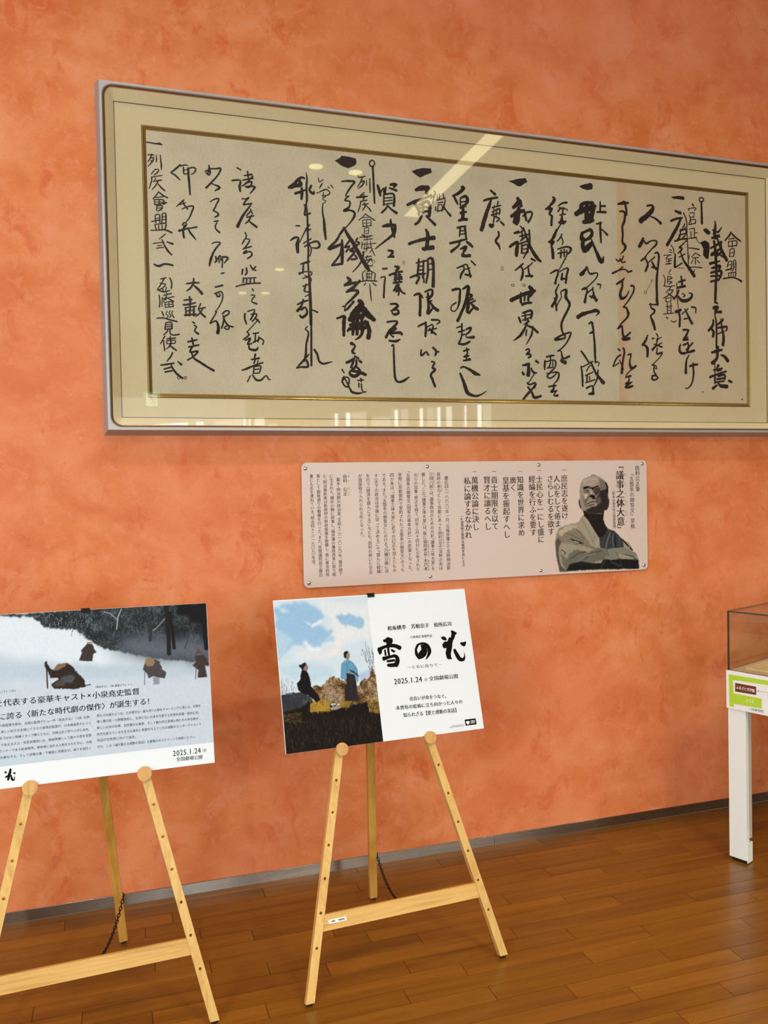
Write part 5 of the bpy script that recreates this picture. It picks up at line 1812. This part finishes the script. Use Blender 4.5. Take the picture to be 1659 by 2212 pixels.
ART2 = [
('f',(206,221,230)),
('p',(222,227,231),139,111,[(-3097,3564),(-2390,3345),(-228,3504),(-50,4735),(-1998,4997),(-2034,4637),(-1616,4219),(-1736,3621)]),
('p',(152,190,220),95,167,[(-3625,4795),(-3307,4940),(-2880,5010),(-2493,4916),(-2143,4699),(-1880,4460),(-2042,4277),(-2310,4158),(-1925,4020),(-1643,3958),(-1819,3654),(-2124,3460),(-2385,3399),(-2733,3576),(-3019,3504),(-3399,3267),(-3673,3263)]),
('p',(178,205,226),111,111,[(-3653,4146),(-3082,3725),(-3350,3209),(-3671,2971)]),
('p',(150,188,218),67,122,[(-1434,4290),(-1243,4445),(-779,4385),(-456,4222),(-492,3916),(-878,4027),(-1199,4037),(-1391,4148)]),
('p',(222,230,236),39,39,[(-2399,4123),(-2191,4218),(-1988,4301),(-1972,4258),(-2199,4136),(-2348,4064)]),
('p',(205,218,228),39,39,[(-2595,4288),(-2418,4220),(-2370,4135),(-2508,4172)]),
('p',(178,205,224),67,83,[(-1989,3667),(-1585,3691),(-1571,3553),(-1921,3498)]),
('p',(196,216,230),56,83,[(-3490,4759),(-3261,4827),(-3105,4707),(-3336,4612)]),
('p',(232,234,236),83,83,[(-2706,3574),(-2593,3578),(-2388,3372),(-2161,3381),(-2002,3259),(-2518,3193)]),
('p',(228,226,228),111,111,[(-3036,3317),(-2411,3131),(-1594,3335),(-1478,3877),(-1080,3792),(-1452,3050),(-2316,2961),(-2918,3093)]),
('p',(190,212,226),139,111,[(-3575,2831),(-2881,2902),(-1722,2666),(-1759,2319),(-2668,2218),(-3570,2567)]),
('p',(175,190,225),83,83,[(-861,2372),(-381,2465),(-413,2194),(-831,2125)]),
('t',(120,118,120),60,8,[(-3615,2361),(-3128,2315),(-3081,1942),(-3654,1921)],(56,167)),
('m',[(40,32,22),(78,58,30),(132,90,48),(104,84,50),(176,142,104),(160,152,144)],17,95,[(-2518,2045),(-2292,2076),(-2117,2139),(-1933,2282),(-1728,2343),(-1538,2245),(-1408,2125),(-1347,1905),(-942,1919),(-745,2117),(-436,2251),(-313,2541),(-227,2396),(-204,1252),(-1354,1319),(-2457,1539)]),
('t',(50,44,44),50,8,[(-651,3176),(-231,3225),(-220,2450),(-491,2529)],(56,250)),
('m',[(40,42,48),(58,60,68),(28,28,32),(84,88,96)],11,28,[(-3657,1883),(-3408,1949),(-2863,1921),(-2631,1740),(-2539,1547),(-2756,1309),(-3681,1304)]),
('s',(150,155,165),22,[(-3573,1913),(-3247,1920)]),
('p',(20,15,11),28,56,[(-3678,1330),(-2964,1435),(-2674,1587),(-2181,1510),(-1641,1296),(-627,1377),(-139,1300),(3,-837),(-3851,-344)]),
('m',[(190,150,50),(120,92,34),(160,120,36),(70,52,22)],17,39,[(-2652,1533),(-2394,1611),(-2009,1545),(-1989,1332),(-2100,1213),(-2707,1252)]),
('m',[(190,180,150),(150,140,120),(90,80,60)],22,39,[(-2003,1334),(-1632,1374),(-1557,1287),(-1931,1221)]),
('m',[(180,140,44),(110,86,34),(60,44,20)],17,33,[(-1599,1424),(-1449,1488),(-1258,1415),(-1303,1260),(-1641,1296)]),
('m',[(150,118,50),(90,70,34),(40,30,16)],22,39,[(-650,1433),(-220,1362),(-243,934),(-582,1024)]),
('t',(96,76,34),120,11,[(-3654,1301),(-2951,1278),(-3012,923),(-3654,994)],(139,22)),
('t',(56,42,24),420,11,[(-3641,1146),(-243,934),(-266,34),(-3631,54)],(39,167)),
('t',(90,70,44),90,8,[(-3583,1191),(-272,938),(-288,90),(-3624,128)],(28,139)),
('t',(176,140,56),160,11,[(-2641,1636),(-1982,1542),(-2014,1230),(-2704,1277)],(33,139)),
('t',(170,136,60),80,11,[(-640,1512),(-210,1442),(-236,987),(-633,1083)],(39,167)),
('t',(150,116,40),60,11,[(-1615,1531),(-1252,1468),(-1303,1260),(-1641,1296)],(33,111)),
('p',(18,14,16),8,8,[(-2903,2518),(-2833,2672),(-2685,2618),(-2615,2426),(-2571,2077),(-2425,1864),(-2295,1627),(-2430,1536),(-2709,1801),(-2972,1927),(-3039,2030),(-3068,2225),(-2933,2344)]),
('p',(24,20,24),6,6,[(-2853,2660),(-2865,2768),(-2828,2866),(-2714,2901),(-2670,2831),(-2700,2753),(-2772,2733),(-2794,2641)]),
('s',(24,20,24),95,[(-2890,2797),(-2870,2779)]),
('p',(150,112,104),6,6,[(-2761,2753),(-2676,2831),(-2635,2787),(-2620,2714),(-2662,2629),(-2715,2600),(-2775,2666)]),
('p',(40,34,36),6,6,[(-1449,1488),(-1403,2044),(-1295,2425),(-999,2384),(-975,2084),(-962,1438)]),
('s',(58,50,52),14,[(-1157,2318),(-1164,1485)]),
('s',(26,22,24),14,[(-1249,2272),(-1334,1503)]),
('p',(98,152,182),6,6,[(-1307,2841),(-1177,2868),(-1020,2767),(-868,2509),(-886,2097),(-958,2083),(-1005,2331),(-1284,2416),(-1301,2217),(-1485,2208),(-1516,2291),(-1444,2745)]),
('s',(66,112,142),14,[(-1252,2760),(-1274,2436)]),
('s',(60,104,134),14,[(-1146,2806),(-1265,2517)]),
('s',(70,118,148),14,[(-923,2595),(-1056,2444)]),
('p',(24,22,26),6,6,[(-1323,2957),(-1326,3094),(-1267,3150),(-1179,3164),(-1121,3110),(-1208,3030),(-1252,2897)]),
('p',(152,122,114),6,6,[(-1228,3031),(-1185,3104),(-1121,3105),(-1103,3007),(-1127,2900),(-1208,2844),(-1251,2902)]),
('s',(150,112,98),72,[(-1116,2428),(-1016,2413)]),
('s',(140,102,90),67,[(-1350,2187),(-1352,2061)]),
('s',(26,24,28),39,[(-1137,2492),(-1002,2412),(-873,2270)])]
BW, BH, BT = .728, .508, .005
def poster_root(name, q, label):
    x, y, z, phi, th, rho = q
    r = Vector((math.cos(phi), math.sin(phi), 0)); nn = Vector((-math.sin(phi), math.cos(phi), 0))
    u = Vector((0, 0, 1)) * math.cos(th) + nn * math.sin(th)
    r2 = r * math.cos(rho) + u * math.sin(rho); u2 = -r * math.sin(rho) + u * math.cos(rho); n2 = u2.cross(r2)   # towards the wall
    o = empty(name)
    o.matrix_world = Matrix(((r2.x, n2.x, u2.x, x), (r2.y, n2.y, u2.y, y), (r2.z, n2.z, u2.z, z), (0, 0, 0, 1)))
    tag(o, label, 'poster', 'film poster boards on the easels')
    link('board', box_mesh('board', -BW / 2, BW / 2, 0, BT, 0, BH, .0006, 1), M['board'], o)
    return o
def flat(name, polys, m, parent, y):
    V, F = [], []
    for p in polys:
        n = len(V); V += [(a / 1e4, y, b / 1e4) for a, b in p]; F.append(tuple(range(n, n + len(p))))
    me = mesh(name, V, F); bm = bmesh.new(); bm.from_mesh(me); bmesh.ops.triangulate(bm, faces=bm.faces); bm.to_mesh(me); bm.free()
    return link(name, me, m, parent)
Q1 = [-0.10436,2.61535,0.73046,0.05237,0.2458,-0.00858]
Q2 = [0.85232,2.6668,0.72183,0.06057,0.28485,-0.005]
p1 = poster_root('film_poster', Q1, 'wide film poster with figures trudging through snow, on the left easel')
p2 = poster_root('film_poster', Q2, 'film poster half sky photo and half white with big brush title, on the middle easel')
# poster 2: photograph half
xs_ = [p[0] for p in PH2Q]; zs_ = [p[1] for p in PH2Q]
x0, x1 = -BW / 2 * 1e4 + 14, (PH2Q[1][0] + PH2Q[2][0]) / 2; z0, z1 = 4, BH * 1e4 - 40
img = paint(ART2, x0, x1, z0, z1, 14, 8, (206, 221, 230))
canvas('landscape_photograph', img, (x0 / 1e4, x1 / 1e4, z0 / 1e4, z1 / 1e4), p2, -.0003)
for ln in TXT2.splitlines():
    L = Letters()
    s_, a, b, c, d, h_, w_, col = ln.split('|'); L.horizontal(s_, (int(a) / 1e4, int(b) / 1e4), (int(c) / 1e4, int(d) / 1e4), int(h_) / 1e4, float(w_) * 1.35 + .004)
    L.build('lettering', M['black'], p2, (0, -.0005, 0))
T2 = TITLE2.splitlines()
for i0, i1 in ((0, 13), (13, 19), (19, 99)):
    V, F = brush('\n'.join(T2[i0:i1]), 0.00025, 5, 0.04, -.0006); link('brush_title', mesh('brush_title', V, F), M['black'], p2)
lb = flat('logo_box', [BOX2[0]], M['black'], p2, -.0004); tag(flat('logo_mark', BOX2[1:5], M['whiteprint'], lb, -.0006), kind='stuff'); tag(flat('small_print', BOX2[5:], M['greyprint'], p2, -.0005), kind='stuff')
# poster 1
za, zb = PH1Q[0][1], PH1Q[1][1]; zband = (za + zb) / 2
x0, x1 = -BW / 2 * 1e4 + 8, BW / 2 * 1e4 - 12; z1 = BH * 1e4 - 6
img = paint(ART1, x0, x1, zband, z1, 15, 21, (196, 209, 220))
canvas('snow_photograph', img, (x0 / 1e4, x1 / 1e4, zband / 1e4, z1 / 1e4), p1, -.0003)
for ln in TXT1.splitlines():
    L = Letters(); s_, a, b, c, d, h_, w_, col = ln.split('|'); L.horizontal(s_, (int(a) / 1e4, int(b) / 1e4), (int(c) / 1e4, int(d) / 1e4), int(h_) / 1e4, float(w_))
    L.build('lettering', M['blueprint' if col else 'black'], p1, (0, -.0005, 0))
V, F = brush(TITLE1, 0.00025, 5, 0.04, -.0006); link('brush_title', mesh('brush_title', V, F), M['black'], p1)

# ------------------------------------------------------------------ easels
def easel(q, label, chain_end_r, with_sticker, seed):
    x, y, z, phi, th, rho = q
    ct, st = math.cos(th), math.sin(th)
    root = empty('wooden_easel', (x, y, 0), phi)
    tag(root, label, 'easel', 'pale pine display easels')
    z0 = z
    LT = .022                                   # leg thickness
    OFF = BT + .0008                            # front face of the legs lies behind the poster board
    def P(a, s, d):                             # a along the rail, s up the slope, d back from the poster front
        return Vector((a, s * st + d * ct, z0 + s * ct - d * st))
    def T(a, b, d): return P(a, b, OFF + d)
    s_bot = -(z0 - (OFF) * st) / ct + .012
    top_s = .455
    def leg_center(side, s):
        if side < 0: return -.1815 + (s + .026) * .2425 - .001
        return .154 - (s + .031) * .2305 + .002
    hw = .0138
    names = []
    for side in (-1, 1):
        s0 = s_bot
        c0, c1 = leg_center(side, s0), leg_center(side, top_s)
        def ring_prism():
            return [(c0 - hw, s0), (c0 + hw, s0), (c1 + hw, top_s), (c1 - hw, top_s)]
        # real bores: the leg is built as a strip with octagonal holes
        holes = [-.102 - .0975 * k for k in range(7)]
        holes = [h for h in holes if h > s0 + .06]
        ups = sorted(holes)
        V, F = [], []
        def ctr(s): return c0 + (c1 - c0) * (s - s0) / (top_s - s0)
        NH = 12; hr = .0046
        def addv(a, s, d): V.append(tuple(T(a, s, d))); return len(V) - 1
        segs = []
        cur = s0
        for h in ups:
            segs.append(('plain', cur, h - .012)); segs.append(('hole', h - .012, h + .012)); cur = h + .012
        segs.append(('plain', cur, top_s))
        for kind, a, b in segs:
            for d, flip in ((0, False), (LT, True)):
                q4 = [addv(ctr(a) - hw, a, d), addv(ctr(a) + hw, a, d), addv(ctr(b) + hw, b, d), addv(ctr(b) - hw, b, d)]
                if kind == 'plain': F.append(q4[::-1] if flip else q4)
                else:
                    h = (a + b) / 2
                    ring = [addv(ctr(h) + hr * math.cos(2*math.pi*j/NH + math.pi/4), h + hr * math.sin(2*math.pi*j/NH + math.pi/4), d) for j in range(NH)]
                    # corners order: BL,BR,TR,TL ; ring starts at 45 deg (TR)
                    cor = [q4[2], q4[3], q4[0], q4[1]]
                    for e in range(4):
                        for j in range(NH // 4):
                            i0 = e * (NH // 4) + j
                            F.append([cor[e], ring[i0], ring[(i0 + 1) % NH]] if flip else [cor[e], ring[(i0 + 1) % NH], ring[i0]])
                        i1 = ((e + 1) * (NH // 4)) % NH
                        F.append([cor[e], ring[i1], cor[(e + 1) % 4]] if flip else [cor[e], cor[(e + 1) % 4], ring[i1]])
                    if d == 0: r0 = ring
                    else:
                        for j in range(NH): F.append([r0[j], r0[(j + 1) % NH], ring[(j + 1) % NH], ring[j]])
            for sg in (-1, 1):
                F.append([addv(ctr(a) + sg * hw, a, 0), addv(ctr(a) + sg * hw, a, LT), addv(ctr(b) + sg * hw, b, LT), addv(ctr(b) + sg * hw, b, 0)])
        for s_ in (s0, top_s):
            F.append([addv(ctr(s_) - hw, s_, 0), addv(ctr(s_) + hw, s_, 0), addv(ctr(s_) + hw, s_, LT), addv(ctr(s_) - hw, s_, LT)])
        me = mesh('leg', V, F)
        bm = bmesh.new(); bm.from_mesh(me); bmesh.ops.remove_doubles(bm, verts=bm.verts, dist=1e-5); bmesh.ops.recalc_face_normals(bm, faces=bm.faces)
        bm.to_mesh(me); bm.free()
        leg = link('leg', me, M['pine'], root)
        fp = T(c0, s0, LT / 2)
        foot = link('rubber_foot', disc_mesh('rubber_foot', .009, 0, fp.z + .004, 14), M['rubber'], leg, (fp.x, fp.y + .002, 0))
        # peg with turned disc that carries the poster
        pr = .0215; ca = leg_center(side, -.008) + (.004 if side < 0 else -.002); NP = 28
        def cyl(r, d0, d1, a_, s_):
            v = []
            for d in (d0, d1):
                for j in range(NP):
                    t = 2 * math.pi * j / NP; v.append(tuple(P(a_ + r * math.cos(t), s_ + r * math.sin(t), d)))
            f = [list(range(NP)), list(range(2*NP - 1, NP - 1, -1))] + [[j, (j+1) % NP, NP + (j+1) % NP, NP + j] for j in range(NP)]
            me = mesh('peg', v, f); bm = bmesh.new(); bm.from_mesh(me); bmesh.ops.recalc_face_normals(bm, faces=bm.faces)
            if r > .01:
                e = [e for e in bm.edges if e.calc_face_angle(0) > 1]; bmesh.ops.bevel(bm, geom=e, offset=.0015, segments=2, affect='EDGES')
            bm.to_mesh(me); bm.free(); return me
        pd = link('peg_disc', cyl(pr, -.012, -.0015, ca, -.0066 + ca * math.sin(rho)), M['disc'], root)
        link('peg_pin', cyl(.0056, -.002, OFF + LT, ca, -.0066 + ca * math.sin(rho)), M['disc'], pd)
    # cross rail between the legs
    ra, rb = -.500, -.547
    def inner(side, s): return leg_center(side, s) - side * (hw - .004)
    pts = [(inner(-1, rb), rb), (inner(1, rb), rb), (inner(1, ra), ra), (inner(-1, ra), ra)]
    rail = link('cross_rail', prism('cross_rail', pts, .0035, .0195, lambda a, b, d: tuple(T(a, b, d))), M['pine_rail'], root)
    # top rail behind the poster, hinge block
    pts = [(leg_center(-1, .41) , .41), (leg_center(1, .41), .41), (leg_center(1, .45), .45), (leg_center(-1, .45), .45)]
    link('top_rail', prism('top_rail', pts, .0035, .0185, lambda a, b, d: tuple(T(a, b, d))), M['pine_rail'], root)
    # back leg
    ht = T(-.012, .44, .034); Minv = Matrix.Rotation(-phi, 3, 'Z')
    bf = BACKFOOT[seed]
    fb = Minv @ (Vector((bf[0], bf[1], 0)) - Vector((x, y, 0))); fb.z = .010
    axis = (ht - fb).normalized(); sx_ = Vector((1, 0, 0)); sx_ = (sx_ - axis * sx_.dot(axis)).normalized(); sy_ = axis.cross(sx_) * -1
    v = []
    for c in (fb, ht):
        for i, j in ((-1, -1), (1, -1), (1, 1), (-1, 1)): v.append(c + sx_ * .0145 * i + sy_ * .010 * j)
    me = fixn(mesh('back_leg', v, [(0, 1, 2, 3), (4, 5, 6, 7), (0, 1, 5, 4), (1, 2, 6, 5), (2, 3, 7, 6), (3, 0, 4, 7)]))
    bm = bmesh.new(); bm.from_mesh(me); bmesh.ops.bevel(bm, geom=bm.edges[:], offset=.0012, segments=1, affect='EDGES'); bm.to_mesh(me); bm.free()
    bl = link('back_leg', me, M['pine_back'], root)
    link('rubber_foot', disc_mesh('rubber_foot', .009, 0, .014, 14), M['rubber'], bl, (fb.x, fb.y, 0))
    # hinge
    hp = T(-.012, .44, .022)
    link('hinge', box_mesh('hinge', hp.x - .014, hp.x + .014, hp.y - .004, hp.y + .02, hp.z - .02, hp.z + .012, .001, 1), M['iron'], root)
    # top clip holding the board
    c = P(-.008, BH, 0)
    V = []; prof = [(-.004, -.010), (-.004, .0045), (BT + .012, .0045), (BT + .012, -.07), (BT + .009, -.07), (BT + .009, .0012), (-.0016, .0012), (-.0016, -.010)]
    n = len(prof)
    for a in (-.0195, .0065):
        for d, s in prof: V.append(tuple(P(a, BH + s, d)))
    F = [list(range(n)), list(range(2*n - 1, n - 1, -1))] + [[i, (i+1) % n, n + (i+1) % n, n + i] for i in range(n)]
    tag(link('top_clip', fixn(mesh('top_clip', V, F)), M['clip'], root), 'black clip gripping the top edge of the board')
    # chain from the back leg to the cross rail
    a0 = fb + (ht - fb) * ((.185 - fb.z) / (ht.z - fb.z)) + Vector((.018, 0, 0))
    a1 = T(chain_end_r, -.520, .024)
    bm = bmesh.new(); N = 30
    prev = None
    def torus_link(c, t, up, Lk, rk=.0016, wd=.0046):
        t = t.normalized(); s = t.cross(up).normalized(); seg = 12; tb = 5
        ringv = []
        for i in range(seg):
            an = 2*math.pi*i/seg; cx_, cy_ = math.cos(an), math.sin(an)
            px = t * (cx_ * Lk) + s * (cy_ * wd); ou = (t * cx_ + s * cy_).normalized(); bn = t.cross(s)
            ringv.append([bm.verts.new(c + px + ou * (rk * math.cos(2*math.pi*j/tb)) + bn * (rk * math.sin(2*math.pi*j/tb))) for j in range(tb)])
        for i in range(seg):
            for j in range(tb):
                bm.faces.new((ringv[i][j], ringv[(i+1) % seg][j], ringv[(i+1) % seg][(j+1) % tb], ringv[i][(j+1) % tb]))
    pts = []
    for k in range(N + 1):
        t = k / N; p = a0.lerp(a1, t); p.z -= .05 * 4 * t * (1 - t); pts.append(p)
    tot = sum((pts[i+1] - pts[i]).length for i in range(N)); Lk = tot / N * .66
    for k in range(N):
        c = (pts[k] + pts[k+1]) / 2; t = pts[k+1] - pts[k]
        up = Vector((0, 0, 1)) if k % 2 else Vector((1, 0.2, 0))
        torus_link(c, t, up, Lk)
    torus_link(a0 + Vector((-.003, 0, .004)), Vector((1, 0, .2)), Vector((0, 1, 0)), .006, .0015, .006)
    torus_link(a1 + Vector((0, 0, -.012)), Vector((0, 0, 1)), Vector((0, 1, 0)), .012, .0014, .005)
    me = bpy.data.meshes.new('chain'); bm.to_mesh(me); bm.free()
    for p in me.polygons: p.use_smooth = True
    ch = link('chain', me, M['iron'], root); ch['kind'] = 'stuff'
    if with_sticker:
        def S(a, b, d): return tuple(T(a, b, d))
        a0_, a1_ = -.272, -.213; s0_, s1_ = -.5285, -.517
        pts = [(a0_, s0_ - .000), (a1_, s0_ - .0), (a1_, s1_), (a0_, s1_)]
        st_ = link('sticker', prism('sticker', pts, .0030, .0036, S), M['whiteprint'], rail)
        for u0, u1 in ((-.263, -.251), (-.240, -.219)):
            link('printing', prism('printing', [(u0, s0_ + .0035), (u1, s0_ + .0035), (u1, s1_ - .0035), (u0, s1_ - .0035)], .0027, .0031, S), M['greyprint'], rail)
    return root
BACKFOOT = {1: (-.034, 3.026), 2: (.887, 3.022)}
easel(Q1, 'pale wooden tripod easel at the left, cut off by the photo edge', -.02, False, 1)
easel(Q2, 'pale wooden tripod easel in the middle with white sticker on its cross rail', .0, True, 2)

# ------------------------------------------------------------------ glass display case at the right
cs = empty('display_case', (2.402, 2.840, 0), math.radians(-68.4) + math.pi / 2)
# local axes: +X = away to the right (B), -Y = towards the viewer (A)
tag(cs, 'white legged display case with a glass box top at the right edge', 'display case')
CA, CB, CH, GH = .60, .90, .80, .25
def CP(name, b0, b1, a0, a1, z0, z1, m, parent=cs, bev=.0008):
    return link(name, box_mesh(name, b0, b1, -a1, -a0, z0, z1, bev, 1), m, parent)
for i, (a, b) in enumerate(((0, 0), (CA - .078, 0), (0, CB - .052), (CA - .078, CB - .052))):
    lg = CP('leg', b, b + .024, a, a + .075, .014, .80, M['white'])
    CP('channel', b + .0245, b + .052, a + .004, a + .073, .100, .80, M['shadedsteel'], lg)
    CP('foot_shoe', b + .002, b + .046, a + .0755, a + .0775, .004, .086, M['white'], lg, .0004)
    CP('foot_shoe', b + .044, b + .046, a + .03, a + .0775, .004, .086, M['white'], lg, .0004)
    CP('glide', b + .006, b + .040, a + .01, a + .07, 0.0, .014, M['rubber'], lg)
for b0, b1, a0, a1 in ((.0, .020, .075, CA - .078), (CB - .02, CB, .075, CA - .078), (.052, CB - .052, 0.0, .02), (.052, CB - .052, CA - .02, CA)):
    CP('apron', b0, b1, a0, a1, .715, .795, M['white'])
CP('case_floor', .004, CB - .004, .004, CA - .004, .790, .801, M['casefloor'])
gt = .006
for nm, b0, b1, a0, a1 in (('glass_side', 0, gt, 0, CA), ('glass_side', CB - gt, CB, 0, CA), ('glass_side', gt, CB - gt, 0, gt), ('glass_side', gt, CB - gt, CA - gt, CA)):
    g = CP(nm, b0, b1, a0, a1, .8012, CH + GH - gt, M['caseglass'], cs, 0)
    g.data.materials.append(M['glassedge'])
    thin_x = (b1 - b0) < .01
    for p in g.data.polygons:
        nrm = p.normal
        if (thin_x and abs(nrm.x) < .5) or (not thin_x and abs(nrm.y) < .5): p.material_index = 1
g = CP('glass_lid', 0, CB, 0, CA, CH + GH - gt, CH + GH, M['caseglass'], cs, 0)
g.data.materials.append(M['glassedge'])
for p in g.data.polygons:
    if abs(p.normal.z) < .5: p.material_index = 1
# sloped wooden display board lying in the case
sb = link('display_board', box_mesh('display_board', .050, .72, -.52, -.050, .8015, .8115, .0008, 1), M['caseboard']); sb.parent = None
sb.matrix_world = Matrix.Translation((2.402, 2.840, 0)) @ Matrix.Rotation(math.radians(-68.4) + math.pi / 2, 4, 'Z')
tag(sb, 'pale wooden display board lying inside the glass case', 'board')
# direction sign fixed on the side of the case
SIGNPOLY = [[(-44,7921),(3888,7971),(3877,6401),(13,6424)],[(76,7842),(3887,7875),(3886,7734),(259,7632),(279,7078),(1484,7079),(1481,6670),(290,6641),(289,6502),(98,6496)],[(357,7527),(1259,7526),(1256,7186),(354,7168)],[(1297,7359),(1362,7406),(1361,7322)],[(1396,7365),(1420,7366),(1420,7348),(1395,7347)],[(1441,7368),(1466,7369),(1466,7351),(1441,7350)],[(1487,7371),(1511,7373),(1511,7355),(1487,7354)],[(1533,7375),(1557,7376),(1557,7358),(1533,7357)],[(1578,7378),(1603,7380),(1602,7362),(1578,7360)],[(1624,7382),(1648,7383),(1648,7365),(1624,7364)],[(1669,7385),(1693,7387),(1693,7369),(1669,7367)],[(1714,7389),(1738,7390),(1738,7372),(1714,7371)],[(1759,7392),(1784,7393),(1783,7376),(1759,7374)],[(1805,7396),(1829,7397),(1828,7379),(1804,7378)],[(1849,7399),(1873,7400),(1873,7383),(1849,7381)],[(1894,7402),(1918,7404),(1918,7386),(1894,7385)],[(1741,7344),(1762,7345),(1762,7321),(1741,7320)],[(1741,7296),(1762,7297),(1761,7273),(1740,7272)],[(1740,7249),(1761,7250),(1761,7226),(1740,7225)],[(1740,7201),(1761,7202),(1761,7178),(1740,7177)],[(1739,7154),(1760,7155),(1760,7131),(1739,7130)]]
SIGN_ANG = math.radians(-70.0)
sg = empty('direction_sign', (2.402, 2.840, 0), SIGN_ANG)
tag(sg, 'white and lime direction sign with brown name box, fixed to the glass case', 'sign')
S0, S1 = SIGNPOLY[0][0][0] / 1e4, .42
bz0, bz1 = .6415, .7995
link('sign_board', box_mesh('sign_board', S0, S1, -.0052, -.0006, bz0, bz1, .0006, 1), M['signboard'], sg)
def clampz(p): return [(min(a, int(S1 * 1e4) - 4), b) for a, b in p]
flat('green_border', [clampz(SIGNPOLY[1])], M['green'], sg, -.0056)
flat('brown_box', [SIGNPOLY[2]], M['brown'], sg, -.0058)
tag(flat('arrow', [p for p in SIGNPOLY[3:]], M['greyprint'], sg, -.0056), kind='stuff')
for ln in SIGNTXT.splitlines():
    L = Letters(); s_, a, b, c, d, h_, w_, col = ln.split('|'); L.horizontal(s_, (int(a) / 1e4, int(b) / 1e4), (int(c) / 1e4, int(d) / 1e4), int(h_) / 1e4, float(w_))
    L.build('lettering', M['signwhite' if col == 'w' else 'greyprint'], sg, (0, -.0061, 0))

print('planks', n_plank)
